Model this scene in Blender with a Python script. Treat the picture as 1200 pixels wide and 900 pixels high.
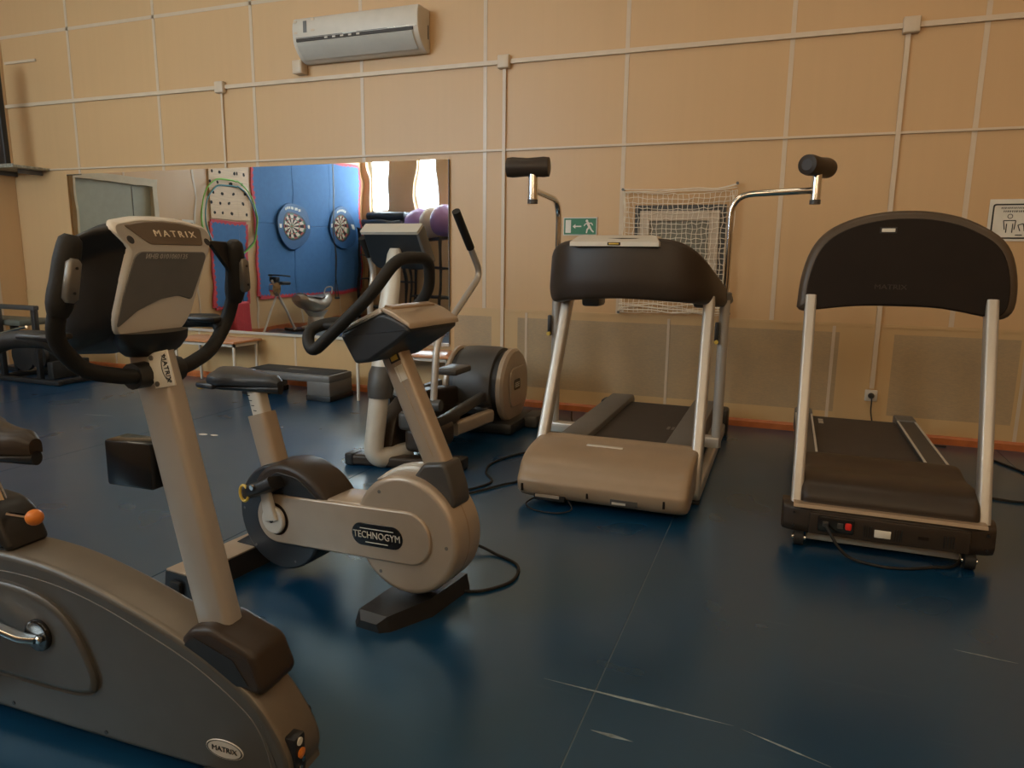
import bpy, bmesh, math, random
from mathutils import Vector, Matrix, Euler
random.seed(7)
for o in list(bpy.data.objects): bpy.data.objects.remove(o)
S = bpy.context.scene
C = S.collection
PI = math.pi

# ------------------------------------------------------------------ camera, world, exposure
F_PX, PITCH, YAW, ROLL = 835.0, .1785, .3646, .0123
CAM = Vector((0, 0, 1.30))
cd = bpy.data.cameras.new('camera'); cam = bpy.data.objects.new('camera', cd); C.objects.link(cam)
cd.sensor_fit = 'HORIZONTAL'; cd.sensor_width = 36; cd.lens = 36 * F_PX / 1200; cd.clip_start = .02
fw = Vector((-math.sin(YAW) * math.cos(PITCH), math.cos(YAW) * math.cos(PITCH), -math.sin(PITCH)))
rt = Vector((math.cos(YAW), math.sin(YAW), 0)); up = rt.cross(fw)
r2 = rt * math.cos(ROLL) + up * math.sin(ROLL); u2 = up * math.cos(ROLL) - rt * math.sin(ROLL)
cam.matrix_world = Matrix(((r2.x, u2.x, -fw.x, CAM.x), (r2.y, u2.y, -fw.y, CAM.y), (r2.z, u2.z, -fw.z, CAM.z), (0, 0, 0, 1)))
S.camera = cam
W = bpy.data.worlds.new('overcast_sky'); S.world = W; W.use_nodes = True
W.node_tree.nodes['Background'].inputs[0].default_value = (.85, .93, 1, 1)
W.node_tree.nodes['Background'].inputs[1].default_value = 1.0
S.view_settings.view_transform = 'Standard'; S.view_settings.look = 'None'
S.view_settings.gamma = 1; S.view_settings.use_curve_mapping = False
S.view_settings.exposure = 0.0
WINDOW_STRENGTH = 23.0         # daylight through the tall windows of the wall behind the camera (left end)
WINDOW_TINT = (.70, .88, 1.0)
LAMP_STRENGTH = 8.5            # ceiling panels, warm white
LAMP_TINT = (1.0, .85, .62)
WARM_GLOW_STRENGTH, WARM_GLOW_TINT = 5.5, (1.0, .78, .50)   # warm glow added in the unseen windows further right, lights the far wall

XL, XR, YB, YF, ZC = -8.25, 3.6, 5.77, -1.38, 4.6   # room: left, right, back (far) wall, front (window) wall, ceiling

# ------------------------------------------------------------------ materials
MATS = {}
def mat(name, col, rough=.5, metal=0., var=.06, scale=12., bump=0., bscale=80., spec=.5, emit=None, stretch=(1, 1, 1), coat=0.):
    if name in MATS: return MATS[name]
    m = bpy.data.materials.new(name); m.use_nodes = True
    nt = m.node_tree; b = nt.nodes['Principled BSDF']; L = nt.links.new
    tc = nt.nodes.new('ShaderNodeTexCoord'); mp = nt.nodes.new('ShaderNodeMapping'); mp.inputs['Scale'].default_value = stretch
    L(tc.outputs['Object'], mp.inputs[0])
    n = nt.nodes.new('ShaderNodeTexNoise'); n.inputs['Scale'].default_value = scale; n.inputs['Detail'].default_value = 4
    L(mp.outputs[0], n.inputs[0])
    r = nt.nodes.new('ShaderNodeValToRGB')
    r.color_ramp.elements[0].position = .3; r.color_ramp.elements[1].position = .7
    r.color_ramp.elements[0].color = (*[c * (1 - var) for c in col], 1)
    r.color_ramp.elements[1].color = (*[min(1, c * (1 + var)) for c in col], 1)
    L(n.outputs['Fac'], r.inputs[0]); L(r.outputs[0], b.inputs['Base Color'])
    b.inputs['Roughness'].default_value = rough; b.inputs['Metallic'].default_value = metal
    b.inputs['Specular IOR Level'].default_value = spec
    if coat: b.inputs['Coat Weight'].default_value = coat; b.inputs['Coat Roughness'].default_value = .2
    if bump:
        n2 = nt.nodes.new('ShaderNodeTexNoise'); n2.inputs['Scale'].default_value = bscale
        L(mp.outputs[0], n2.inputs[0])
        bp = nt.nodes.new('ShaderNodeBump'); bp.inputs['Strength'].default_value = bump; bp.inputs['Distance'].default_value = .002
        L(n2.outputs['Fac'], bp.inputs['Height']); L(bp.outputs[0], b.inputs['Normal'])
    if emit:
        b.inputs['Emission Color'].default_value = (*emit[:3], 1); b.inputs['Emission Strength'].default_value = emit[3]
    MATS[name] = m; return m

def mnode(nt, op, a, b=None):
    n = nt.nodes.new('ShaderNodeMath'); n.operation = op
    for i, v in enumerate((a, b)):
        if v is None: continue
        if isinstance(v, (int, float)): n.inputs[i].default_value = v
        else: nt.links.new(v, n.inputs[i])
    return n.outputs[0]

def panel_mat(name, col, rough, dirt=False):
    m = bpy.data.materials.new(name); m.use_nodes = True
    nt = m.node_tree; b = nt.nodes['Principled BSDF']; L = nt.links.new
    g = nt.nodes.new('ShaderNodeNewGeometry'); sp = nt.nodes.new('ShaderNodeSeparateXYZ'); L(g.outputs['Position'], sp.inputs[0])
    mp = nt.nodes.new('ShaderNodeMapping'); mp.inputs['Scale'].default_value = (18, 18, .5); L(g.outputs['Position'], mp.inputs[0])
    n = nt.nodes.new('ShaderNodeTexNoise'); n.inputs['Scale'].default_value = 1.; n.inputs['Detail'].default_value = 5; L(mp.outputs[0], n.inputs[0])
    n3 = nt.nodes.new('ShaderNodeTexNoise'); n3.inputs['Scale'].default_value = .9; n3.inputs['Detail'].default_value = 3; L(g.outputs['Position'], n3.inputs[0])
    mx = nt.nodes.new('ShaderNodeMix'); mx.data_type = 'RGBA'
    mx.inputs['A'].default_value = (*[c * .93 for c in col], 1); mx.inputs['B'].default_value = (*[min(1, c * 1.06) for c in col], 1)
    L(mnode(nt, 'MULTIPLY', mnode(nt, 'ADD', n.outputs['Fac'], n3.outputs['Fac']), .5), mx.inputs['Factor'])
    out = mx.outputs['Result']
    if dirt:      # grey woven scuff patches printed on the lower panels
        mask = None
        for a, c in ((-2.76, -2.40), (-2.155, .385), (.745, 1.52), (1.62, 3.3), (-7.95, -7.3)):
            t = mnode(nt, 'MULTIPLY', mnode(nt, 'GREATER_THAN', sp.outputs[0], a), mnode(nt, 'LESS_THAN', sp.outputs[0], c))
            mask = t if mask is None else mnode(nt, 'ADD', mask, t)
        zz = mnode(nt, 'MULTIPLY', mnode(nt, 'GREATER_THAN', sp.outputs[2], .175), mnode(nt, 'LESS_THAN', sp.outputs[2], .772))
        mask = mnode(nt, 'MULTIPLY', mask, zz)
        m2 = nt.nodes.new('ShaderNodeMapping'); m2.inputs['Scale'].default_value = (45, 45, 160); L(g.outputs['Position'], m2.inputs[0])
        h = nt.nodes.new('ShaderNodeTexNoise'); h.inputs['Scale'].default_value = 1; h.inputs['Detail'].default_value = 2; L(m2.outputs[0], h.inputs[0])
        big = nt.nodes.new('ShaderNodeTexNoise'); big.inputs['Scale'].default_value = 2.6; L(g.outputs['Position'], big.inputs[0])
        k = mnode(nt, 'MULTIPLY', mask, mnode(nt, 'MULTIPLY', mnode(nt, 'ADD', h.outputs['Fac'], big.outputs['Fac']), .48))
        mx2 = nt.nodes.new('ShaderNodeMix'); mx2.data_type = 'RGBA'
        L(k, mx2.inputs['Factor']); L(out, mx2.inputs['A']); mx2.inputs['B'].default_value = (.22, .185, .135, 1)
        out = mx2.outputs['Result']
    L(out, b.inputs['Base Color']); b.inputs['Roughness'].default_value = rough
    wv = nt.nodes.new('ShaderNodeTexWave'); wv.inputs['Scale'].default_value = 8; wv.wave_profile = 'SAW'; wv.bands_direction = 'X'
    L(g.outputs['Position'], wv.inputs[0])
    bp = nt.nodes.new('ShaderNodeBump'); bp.inputs['Strength'].default_value = .12; bp.inputs['Distance'].default_value = .001
    L(wv.outputs['Fac'], bp.inputs['Height']); L(bp.outputs[0], b.inputs['Normal'])
    MATS[name] = m; return m

def floor_mat():
    m = bpy.data.materials.new('blue_linoleum'); m.use_nodes = True
    nt = m.node_tree; b = nt.nodes['Principled BSDF']; L = nt.links.new
    g = nt.nodes.new('ShaderNodeNewGeometry')
    n = nt.nodes.new('ShaderNodeTexNoise'); n.inputs['Scale'].default_value = 1.1; n.inputs['Detail'].default_value = 5; L(g.outputs['Position'], n.inputs[0])
    r = nt.nodes.new('ShaderNodeValToRGB')
    r.color_ramp.elements[0].position = .35; r.color_ramp.elements[1].position = .68
    r.color_ramp.elements[0].color = (.002, .032, .085, 1); r.color_ramp.elements[1].color = (.004, .042, .102, 1)
    L(n.outputs['Fac'], r.inputs[0])
    # sparse pale scuffs
    mp = nt.nodes.new('ShaderNodeMapping'); mp.inputs['Scale'].default_value = (1.2, 9, 1); mp.inputs['Rotation'].default_value = (0, 0, .12); L(g.outputs['Position'], mp.inputs[0])
    s = nt.nodes.new('ShaderNodeTexNoise'); s.inputs['Scale'].default_value = 1.7; s.inputs['Detail'].default_value = 6; L(mp.outputs[0], s.inputs[0])
    sr = nt.nodes.new('ShaderNodeValToRGB'); sr.color_ramp.elements[0].position = .66; sr.color_ramp.elements[1].position = .74
    sr.color_ramp.elements[1].color = (.12, .12, .12, 1); L(s.outputs['Fac'], sr.inputs[0])
    mx = nt.nodes.new('ShaderNodeMix'); mx.data_type = 'RGBA'; mx.inputs['B'].default_value = (.10, .17, .21, 1)
    L(sr.outputs[0], mx.inputs['Factor']); L(r.outputs[0], mx.inputs['A']); L(mx.outputs['Result'], b.inputs['Base Color'])
    b.inputs['Roughness'].default_value = .33; b.inputs['Specular IOR Level'].default_value = 1.0; b.inputs['Specular Tint'].default_value = (.40, .85, 1, 1); b.inputs['Coat Weight'].default_value = .4; b.inputs['Coat IOR'].default_value = 1.5; b.inputs['Coat Roughness'].default_value = .22
    n2 = nt.nodes.new('ShaderNodeTexNoise'); n2.inputs['Scale'].default_value = 2.2; L(g.outputs['Position'], n2.inputs[0])
    rr = nt.nodes.new('ShaderNodeMapRange'); rr.inputs['To Min'].default_value = .24; rr.inputs['To Max'].default_value = .34; L(n2.outputs['Fac'], rr.inputs[0]); L(rr.outputs[0], b.inputs['Roughness'])
    n3 = nt.nodes.new('ShaderNodeTexNoise'); n3.inputs['Scale'].default_value = 5.; L(g.outputs['Position'], n3.inputs[0])
    bp = nt.nodes.new('ShaderNodeBump'); bp.inputs['Strength'].default_value = .05; bp.inputs['Distance'].default_value = .01; L(n3.outputs['Fac'], bp.inputs['Height']); L(bp.outputs[0], b.inputs['Normal'])
    return m

def mirror_mat():
    m = bpy.data.materials.new('mirror_sheet'); m.use_nodes = True
    nt = m.node_tree; b = nt.nodes['Principled BSDF']; L = nt.links.new
    b.inputs['Base Color'].default_value = (.90, .91, .90, 1); b.inputs['Metallic'].default_value = 1; b.inputs['Roughness'].default_value = .015
    g = nt.nodes.new('ShaderNodeNewGeometry')
    n = nt.nodes.new('ShaderNodeTexNoise'); n.inputs['Scale'].default_value = 2.4; n.inputs['Detail'].default_value = 1; L(g.outputs['Position'], n.inputs[0])
    bp = nt.nodes.new('ShaderNodeBump'); bp.inputs['Strength'].default_value = .35; bp.inputs['Distance'].default_value = .006
    L(n.outputs['Fac'], bp.inputs['Height']); L(bp.outputs[0], b.inputs['Normal'])
    return m

M_WALL = panel_mat('beige_wall_panel', (.60, .375, .182), .42)
M_DADO = panel_mat('beige_lower_panel', (.57, .368, .172), .45, True)
M_STRIP = mat('cream_joint_strip', (.60, .47, .33), .3, var=.03)
M_TRUNK = mat('cable_trunking_plastic', (.62, .49, .35), .4, var=.03)
M_FLOOR = floor_mat()
M_SCREED = mat('floor_seam', (.16, .22, .26), .6)
M_BASEB = mat('orange_baseboard', (.46, .13, .035), .4, var=.15)
M_CEIL = mat('white_ceiling', (.62, .58, .50), .8)
M_MIRROR = mirror_mat()
M_CHAMP = mat('champagne_paint', (.40, .315, .235), .33, metal=.25, var=.03, coat=.25)
M_CHAMP2 = mat('tan_plastic', (.32, .228, .148), .36, metal=.15, var=.03)
M_SILVER = mat('silver_paint', (.48, .445, .40), .34, metal=.45, var=.03)
M_PALE = mat('pale_silver_plastic', (.56, .52, .45), .35, metal=.1, var=.03)
M_CHROME = mat('chrome', (.72, .70, .66), .12, metal=1., var=.02)
M_BLACK = mat('black_plastic', (.014, .013, .013), .42, var=.2, bump=.1)
M_BLACK2 = mat('black_rubber', (.014, .013, .012), .62, var=.2, bump=.25, bscale=160, spec=.35)
M_GLOSS = mat('glossy_black', (.012, .011, .011), .18, var=.1)
M_NAVY = mat('dark_slate_plastic', (.022, .024, .028), .4, var=.1)
M_DGREY = mat('dark_grey_plastic', (.055, .050, .045), .45, var=.08, bump=.15)
M_MGREY = mat('mid_grey_plastic', (.13, .12, .11), .45, var=.06, bump=.1)
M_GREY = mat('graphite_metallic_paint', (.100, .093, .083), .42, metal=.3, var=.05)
M_GREY_LIT = mat('graphite_lit_top', (.155, .128, .098), .38, metal=.3, var=.05)  # lighter copy of the graphite: light on the ridge put into the colour
M_BROWN = mat('bronze_black_plastic', (.036, .024, .016), .42, var=.08, spec=.35)
M_BROWND = mat('dark_bronze_plastic', (.014, .008, .005), .65, var=.08, spec=.2)
M_BELT = mat('running_belt', (.040, .032, .027), .62, var=.1, bump=.3, bscale=220)
M_WHITE = mat('white_plastic', (.62, .555, .465), .4, var=.03)
M_LABEL = mat('label_white', (.75, .70, .60), .5)
M_ORANGE = mat('orange_plastic', (.75, .22, .03), .4)
M_RED = mat('red_switch', (.75, .03, .02), .3)
M_YELLOW = mat('yellow_plastic', (.62, .42, .06), .45)
M_WOOD = mat('orange_laminate', (.52, .22, .09), .3, var=.12, scale=6, stretch=(1, 12, 1))
M_BLUE = mat('blue_foam', (.045, .15, .34), .75, var=.06, bump=.2)
M_REDF = mat('red_foam', (.55, .05, .06), .75, var=.08)
M_GREEN = mat('exit_green', (.02, .16, .07), .45)
M_PURPLE = mat('purple_ball', (.40, .22, .44), .35, var=.04)
M_CREAMB = mat('cream_ball', (.66, .50, .36), .4, var=.04)
M_DOOR = mat('grey_door_paint', (.34, .34, .26), .5, var=.04)
M_SKY = mat('daylight_window_pane', (.8, .8, .8), .3, emit=(*WINDOW_TINT, WINDOW_STRENGTH))

M_WARM_GLOW = mat('added_warm_glow', (.7, .55, .38), .7, emit=(*WARM_GLOW_TINT, WARM_GLOW_STRENGTH))
# ------------------------------------------------------------------ mesh helpers
class MB:
    def __init__(s): s.v = []; s.f = []; s.mi = []
    def add(s, vs, fs, mi=0):
        o = len(s.v); s.v += [Vector(p) for p in vs]; s.f += [[i + o for i in f] for f in fs]; s.mi += [mi] * len(fs); return s
    def box(s, a, b, mi=0):
        x0, y0, z0 = a; x1, y1, z1 = b
        vs = [(x0, y0, z0), (x1, y0, z0), (x1, y1, z0), (x0, y1, z0), (x0, y0, z1), (x1, y0, z1), (x1, y1, z1), (x0, y1, z1)]
        return s.add(vs, [(3, 2, 1, 0), (4, 5, 6, 7), (0, 1, 5, 4), (1, 2, 6, 5), (2, 3, 7, 6), (3, 0, 4, 7)], mi)
    def rbox(s, a, b, r=.01, seg=2, mi=0):
        bm = bmesh.new(); bmesh.ops.create_cube(bm, size=1)
        for v in bm.verts:
            v.co = Vector([(a[i] + b[i]) / 2 + v.co[i] * (b[i] - a[i]) for i in range(3)])
        r = min(r, min(abs(b[i] - a[i]) for i in range(3)) * .49)
        bmesh.ops.bevel(bm, geom=list(bm.edges), offset=r, segments=seg, profile=.5, affect='EDGES')
        bm.verts.index_update(); s.add([v.co.copy() for v in bm.verts], [[v.index for v in f.verts] for f in bm.faces], mi); bm.free(); return s
    def loft(s, rings, cap=True, closed=False, mi=0):
        n = len(rings[0]); vs = [p for r in rings for p in r]; fs = []
        m = len(rings)
        for i in range(m if closed else m - 1):
            a, b = i * n, ((i + 1) % m) * n
            for j in range(n): fs.append((a + j, a + (j + 1) % n, b + (j + 1) % n, b + j))
        if cap and not closed: fs += [tuple(range(n - 1, -1, -1)), tuple((m - 1) * n + j for j in range(n))]
        return s.add(vs, fs, mi)
    def tube(s, pts, r, seg=12, closed=False, flat=None, up=(0, 0, 1), mi=0):
        """sweep a circle (or a rounded rectangle flat=(half_a, half_b)) along pts; r scalar or list"""
        P = [Vector(p) for p in pts]; n = len(P); R = r if isinstance(r, (list, tuple)) else [r] * n
        T = []
        for i in range(n):
            if closed: t = P[(i + 1) % n] - P[i - 1]
            else: t = P[min(i + 1, n - 1)] - P[max(i - 1, 0)]
            T.append(t.normalized())
        a = Vector(up); a = a - T[0] * a.dot(T[0])
        if a.length < 1e-4: a = Vector((1, 0, 0)) - T[0] * T[0].x
        a.normalize(); rings = []
        for i in range(n):
            a = a - T[i] * a.dot(T[i]); a.normalize(); b = T[i].cross(a); ring = []
            if flat:
                ha, hb = flat; k = R[i]; cr = min(ha, hb) * .55
                for q, (sa, sb) in enumerate(((1, 1), (-1, 1), (-1, -1), (1, -1))):
                    for w in range(4):
                        an = (q + w / 3) * PI / 2
                        ring.append(P[i] + a * k * (sa * (ha - cr) + cr * math.cos(an)) + b * k * (sb * (hb - cr) + cr * math.sin(an)))
            else:
                for j in range(seg):
                    an = 2 * PI * j / seg; ring.append(P[i] + a * R[i] * math.cos(an) + b * R[i] * math.sin(an))
            rings.append(ring)
        return s.loft(rings, True, closed, mi)
    def lathe(s, prof, c=(0, 0, 0), axis='z', seg=28, mi=0):
        """prof: list of (radius, height) along axis"""
        rings = []
        for r, h in prof:
            ring = []
            for j in range(seg):
                an = 2 * PI * j / seg; x, y = max(r, 1e-4) * math.cos(an), max(r, 1e-4) * math.sin(an)
                p = {'z': (x, y, h), 'y': (y, h, x), 'x': (h, x, y)}[axis]
                ring.append(Vector(p) + Vector(c))
            rings.append(ring)
        return s.loft(rings, True, False, mi)
    def prism(s, prof, t0, t1, fn, bev=0., seg=3, mi=0):
        """closed 2-D outline extruded from t0 to t1 with rounded rims; fn(a, b, t) -> xyz"""
        pts = [Vector(p) for p in prof]; n = len(pts)
        area = sum(pts[i].x * pts[(i + 1) % n].y - pts[(i + 1) % n].x * pts[i].y for i in range(n))
        sg = 1 if area > 0 else -1
        def inset(d):
            out = []
            for i in range(n):
                e0 = (pts[i] - pts[i - 1]); e1 = (pts[(i + 1) % n] - pts[i])
                if e0.length < 1e-7 or e1.length < 1e-7: out.append(pts[i]); continue
                e0.normalize(); e1.normalize()
                n0 = Vector((-e0.y, e0.x)) * sg; n1 = Vector((-e1.y, e1.x)) * sg
                m = n0 + n1
                if m.length < 1e-4: m = n0
                m.normalize(); c = max(.45, m.dot(n0)); out.append(pts[i] + m * d / c)
            return out
        rings = []
        def ring(d, t): rings.append([Vector(fn(p.x, p.y, t)) for p in inset(d)])
        sgn = 1 if t1 > t0 else -1
        if bev > 0:
            for k in range(seg + 1):
                an = PI / 2 * k / seg; ring(bev * (1 - math.sin(an)), t0 + sgn * bev * (1 - math.cos(an)))
            for k in range(seg, -1, -1):
                an = PI / 2 * k / seg; ring(bev * (1 - math.sin(an)), t1 - sgn * bev * (1 - math.cos(an)))
        else:
            ring(0, t0); ring(0, t1)
        return s.loft(rings, True, False, mi)
    def build(s, name, m, parent=None, smooth=40, loc=None):
        me = bpy.data.meshes.new(name); me.from_pydata([tuple(v) for v in s.v], [], s.f)
        ms = m if isinstance(m, (list, tuple)) else [m]
        for q in ms: me.materials.append(q)
        if len(ms) > 1: me.polygons.foreach_set('material_index', s.mi)
        bm = bmesh.new(); bm.from_mesh(me); bmesh.ops.recalc_face_normals(bm, faces=bm.faces); bm.to_mesh(me); bm.free()
        if smooth: me.shade_smooth(); me.set_sharp_from_angle(angle=math.radians(smooth)); [setattr(p, 'use_smooth', False) for p in me.polygons if p.loop_total > 8]
        me.update()
        o = bpy.data.objects.new(name, me); C.objects.link(o)
        if parent: o.parent = parent
        if loc: o.location = loc
        return o

def fillet(pts, rad, n=5):
    P = [Vector(p) for p in pts]; out = [P[0]]
    for i in range(1, len(P) - 1):
        a = P[i - 1] - P[i]; b = P[i + 1] - P[i]
        d = min(rad, a.length * .48, b.length * .48); p0 = P[i] + a.normalized() * d; p1 = P[i] + b.normalized() * d
        for k in range(n + 1):
            t = k / n; out.append(p0 * (1 - t) ** 2 + P[i] * 2 * t * (1 - t) + p1 * t * t)
    out.append(P[-1]); return out
def loop_fillet(pts, rad, n=5):
    P = [Vector(p) for p in pts]; out = []
    for i in range(len(P)):
        a = P[i - 1] - P[i]; b = P[(i + 1) % len(P)] - P[i]
        d = min(rad, a.length * .48, b.length * .48); p0 = P[i] + a.normalized() * d; p1 = P[i] + b.normalized() * d
        for k in range(n + 1):
            t = k / n; out.append(p0 * (1 - t) ** 2 + P[i] * 2 * t * (1 - t) + p1 * t * t)
    return out
def spline(pts, n=6):
    P = [Vector(p) for p in pts]; out = []
    for i in range(len(P) - 1):
        p0, p1, p2, p3 = P[max(i - 1, 0)], P[i], P[i + 1], P[min(i + 2, len(P) - 1)]
        for k in range(n):
            t = k / n
            out.append(.5 * ((2 * p1) + (p2 - p0) * t + (2 * p0 - 5 * p1 + 4 * p2 - p3) * t * t + (3 * p1 - p0 - 3 * p2 + p3) * t ** 3))
    out.append(P[-1]); return out
def rrect(cx, cy, hx, hy, r, n=4):
    return [p for p in loop_fillet([(cx - hx, cy - hy, 0), (cx + hx, cy - hy, 0), (cx + hx, cy + hy, 0), (cx - hx, cy + hy, 0)], r, n)]
def v2(ps): return [(p[0], p[1]) for p in ps]
def circ(cx, cy, r, n=32, ry=None): return [(cx + r * math.cos(2 * PI * i / n), cy + (ry or r) * math.sin(2 * PI * i / n)) for i in range(n)]

def tag(o, label, cat, group=None, kind=None):
    o['label'] = label; o['category'] = cat
    if group: o['group'] = group
    if kind: o['kind'] = kind
    return o
def thing(name, loc, rz, label, cat, group=None):
    o = bpy.data.objects.new(name, None); C.objects.link(o); o.location = loc; o.rotation_euler = (0, 0, rz); o.empty_display_size = .1
    return tag(o, label, cat, group)
def struct(o): o['kind'] = 'structure'; return o
def text(name, body, size, mtx, m, parent=None, ext=.0008, xs=1., space=1.):
    cu = bpy.data.curves.new(name, 'FONT'); cu.body = body; cu.size = size; cu.extrude = ext; cu.align_x = 'CENTER'; cu.align_y = 'CENTER'
    cu.resolution_u = 3; cu.space_character = space
    t = bpy.data.objects.new(name, cu); C.objects.link(t); dg = bpy.context.evaluated_depsgraph_get()
    me = bpy.data.meshes.new_from_object(t.evaluated_get(dg)); bpy.data.objects.remove(t)
    me.transform(mtx @ Matrix.Diagonal((xs, 1, 1, 1))); me.materials.clear(); me.materials.append(m)
    o = bpy.data.objects.new(name, me); C.objects.link(o)
    if parent: o.parent = parent
    return o
def frame(o, x, y):   # matrix with text-right x, text-up y at o
    x = Vector(x).normalized(); y = Vector(y); y = (y - x * y.dot(x)).normalized(); z = x.cross(y)
    return Matrix(((x.x, y.x, z.x, o[0]), (x.y, y.y, z.y, o[1]), (x.z, y.z, z.z, o[2]), (0, 0, 0, 1)))
def shared(mesh, name, loc, parent=None, rot=None):
    o = bpy.data.objects.new(name, mesh); C.objects.link(o); o.location = loc
    if parent: o.parent = parent
    if rot: o.rotation_euler = rot
    return o

# ================================================================== THE ROOM
fl = struct(MB().box((XL, YF, -.06), (XR, YB, -.004)).build('floor', M_SCREED, smooth=0))
seams = [XL, -6.21, -4.28, -2.317, -.454, 1.45, 3.35, XR]
for a, b in zip(seams[:-1], seams[1:]):
    MB().box((a + .0022, YF, -.004), (b - .0022, YB, 0)).build('linoleum_sheet', M_FLOOR, fl, smooth=0)
struct(MB().box((XL - .2, YF - .2, ZC), (XR + .2, YB + .2, ZC + .1)).build('ceiling', M_CEIL, smooth=0))

STEP = 1.188; X0 = -7.2247; ZJ, ZD = 3.57, .83
wb = struct(MB().box((XL - .2, YB + .012, -.06), (XR + .2, YB + .15, ZC)).build('wall_back', M_WALL, smooth=0))
# panels (upper rows) and joint strips on the far wall
edges = [XL] + [X0 + i * STEP for i in range(10) if X0 + i * STEP < XR - .1] + [XR]
cache = {}
def panel(w, h, m, name, loc, parent, d=.012):
    k = (round(w, 3), round(h, 3), m.name, name, d)
    if k not in cache: cache[k] = MB().box((0, 0, 0), (w, d, h)).build(name, m, parent, smooth=0, loc=loc); return cache[k]
    return shared(cache[k].data, name, loc, parent)
for a, b in zip(edges[:-1], edges[1:]):
    for z0, z1 in ((ZD, ZJ), (ZJ, ZC)):
        panel(b - a - .003, z1 - z0 - .003, M_WALL, 'wall_panel', (a + .0015, YB, z0 + .0015), wb)
for x in edges[1:-1]:
    panel(.032, ZC - ZD, M_STRIP, 'joint_strip', (x - .016, YB - .004, ZD), wb, .004)
MB().box((XL, YB - .004, ZJ - .016), (XR, YB, ZJ + .016)).build('joint_strip', M_STRIP, wb, smooth=0)
dx = [XL] + [-2.075 + 1.21 * i for i in range(-4, 6) if XL + .1 < -2.075 + 1.21 * i < XR - .1] + [XR]
for a, b in zip(dx[:-1], dx[1:]):
    panel(b - a - .002, ZD - .05, M_DADO, 'lower_panel', (a + .001, YB - .006, .05), wb, .016)
for x in dx[1:-1]: panel(.022, ZD - .06, M_STRIP, 'lower_joint_strip', (x - .011, YB - .010, .058), wb, .004)
MB().box((XL, YB - .012, ZD - .012), (XR, YB - .006, ZD + .012)).build('dado_edge', M_DADO, wb, smooth=0)
struct(MB().prism([(0, 0), (-.022, 0), (-.022, .045), (-.012, .062), (0, .062)], XL, XR, lambda a, b, t: (t, YB - .006 + a, b)).build('baseboard_back', M_BASEB, smooth=0))

wl = struct(MB().box((XL - .15, YF - .2, -.06), (XL - .012, YB + .012, ZC)).build('wall_left', M_WALL, smooth=0))
ye = [YF] + [YF + .9 + STEP * i for i in range(6) if YF + .9 + STEP * i < YB - .1] + [YB]
for a, b in zip(ye[:-1], ye[1:]):
    MB().box((XL - .012, a + .0015, .0), (XL, b - .0015, ZC)).build('wall_panel', M_WALL, wl, smooth=0)
for y in ye[1:-1]: MB().box((XL, y - .016, 0), (XL + .004, y + .016, ZC)).build('joint_strip', M_STRIP, wl, smooth=0)
struct(MB().box((XL, YF, 0), (XL + .02, 3.70, .06)).build('baseboard_left', M_BASEB, smooth=0))
wr = struct(MB().box((XR, YF - .2, -.06), (XR + .15, YB + .15, ZC)).build('wall_right', M_WALL, smooth=0))

# window wall behind the camera: tall narrow windows high up
WZ0, WZ1, WW = 2.12, 4.15, .50
wins = [-7.87, -6.80, -5.70, -4.60, -3.3, -2.0, -.7, .6, 1.9, 3.0]
f = MB(); xs = [XL - .15]
for c in wins: xs += [c - WW / 2, c + WW / 2]
xs.append(XR + .15)
f.box((XL - .15, YF - .2, -.06), (XR + .15, YF, WZ0)); f.box((XL - .15, YF - .2, WZ1), (XR + .15, YF, ZC))
for i in range(0, len(xs), 2): f.box((xs[i], YF - .2, WZ0), (xs[i + 1], YF, WZ1))
struct(f.build('wall_front', M_WALL, smooth=0))
for i, c in enumerate(wins):
    w = MB()
    for x in (c - WW / 2, c + WW / 2 - .035): w.box((x, YF - .13, WZ0), (x + .035, YF - .07, WZ1))
    for z in (WZ0, WZ1 - .035, WZ0 + 1.35): w.box((c - WW / 2, YF - .13, z), (c + WW / 2, YF - .07, z + .035))
    wo = struct(w.build('window_%d' % (i + 2), M_WHITE, smooth=0))
    MB().box((c - WW / 2 + .03, YF - .105, WZ0 + .03), (c + WW / 2 - .03, YF - .095, WZ1 - .03)).build('window_pane', M_SKY if i < 4 else M_WARM_GLOW, wo, smooth=0)  # panes on the right carry the added warm glow

# ceiling light panels
M_LAMP = mat('lamp_diffuser', (.8, .8, .8), .4, emit=(*LAMP_TINT, LAMP_STRENGTH))
for i, (x, y, wh) in enumerate([(x, y, c + ' in the row ' + q) for y, q in ((.7, 'over the bikes'), (3.6, 'over the treadmills')) for x, c in ((-5.4, 'leftmost'), (-2.6, 'second from left'), (.2, 'third from left'), (2.8, 'rightmost'))]):
    t = thing('ceiling_light', (x, y, ZC), 0, 'flat ceiling light panel, ' + wh, 'ceiling light', 'ceiling lights')
    m = MB()
    for a, b in (((-.62, -.17), (.62, -.15)), ((-.62, .15), (.62, .17)), ((-.62, -.15), (-.60, .15)), ((.60, -.15), (.62, .15))): m.box((a[0], a[1], -.07), (b[0], b[1], 0))
    m.build('lamp_housing', M_WHITE, t, smooth=0); MB().box((-.60, -.15, -.06), (.60, .15, -.05)).build('diffuser', M_LAMP, t, smooth=0)

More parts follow.
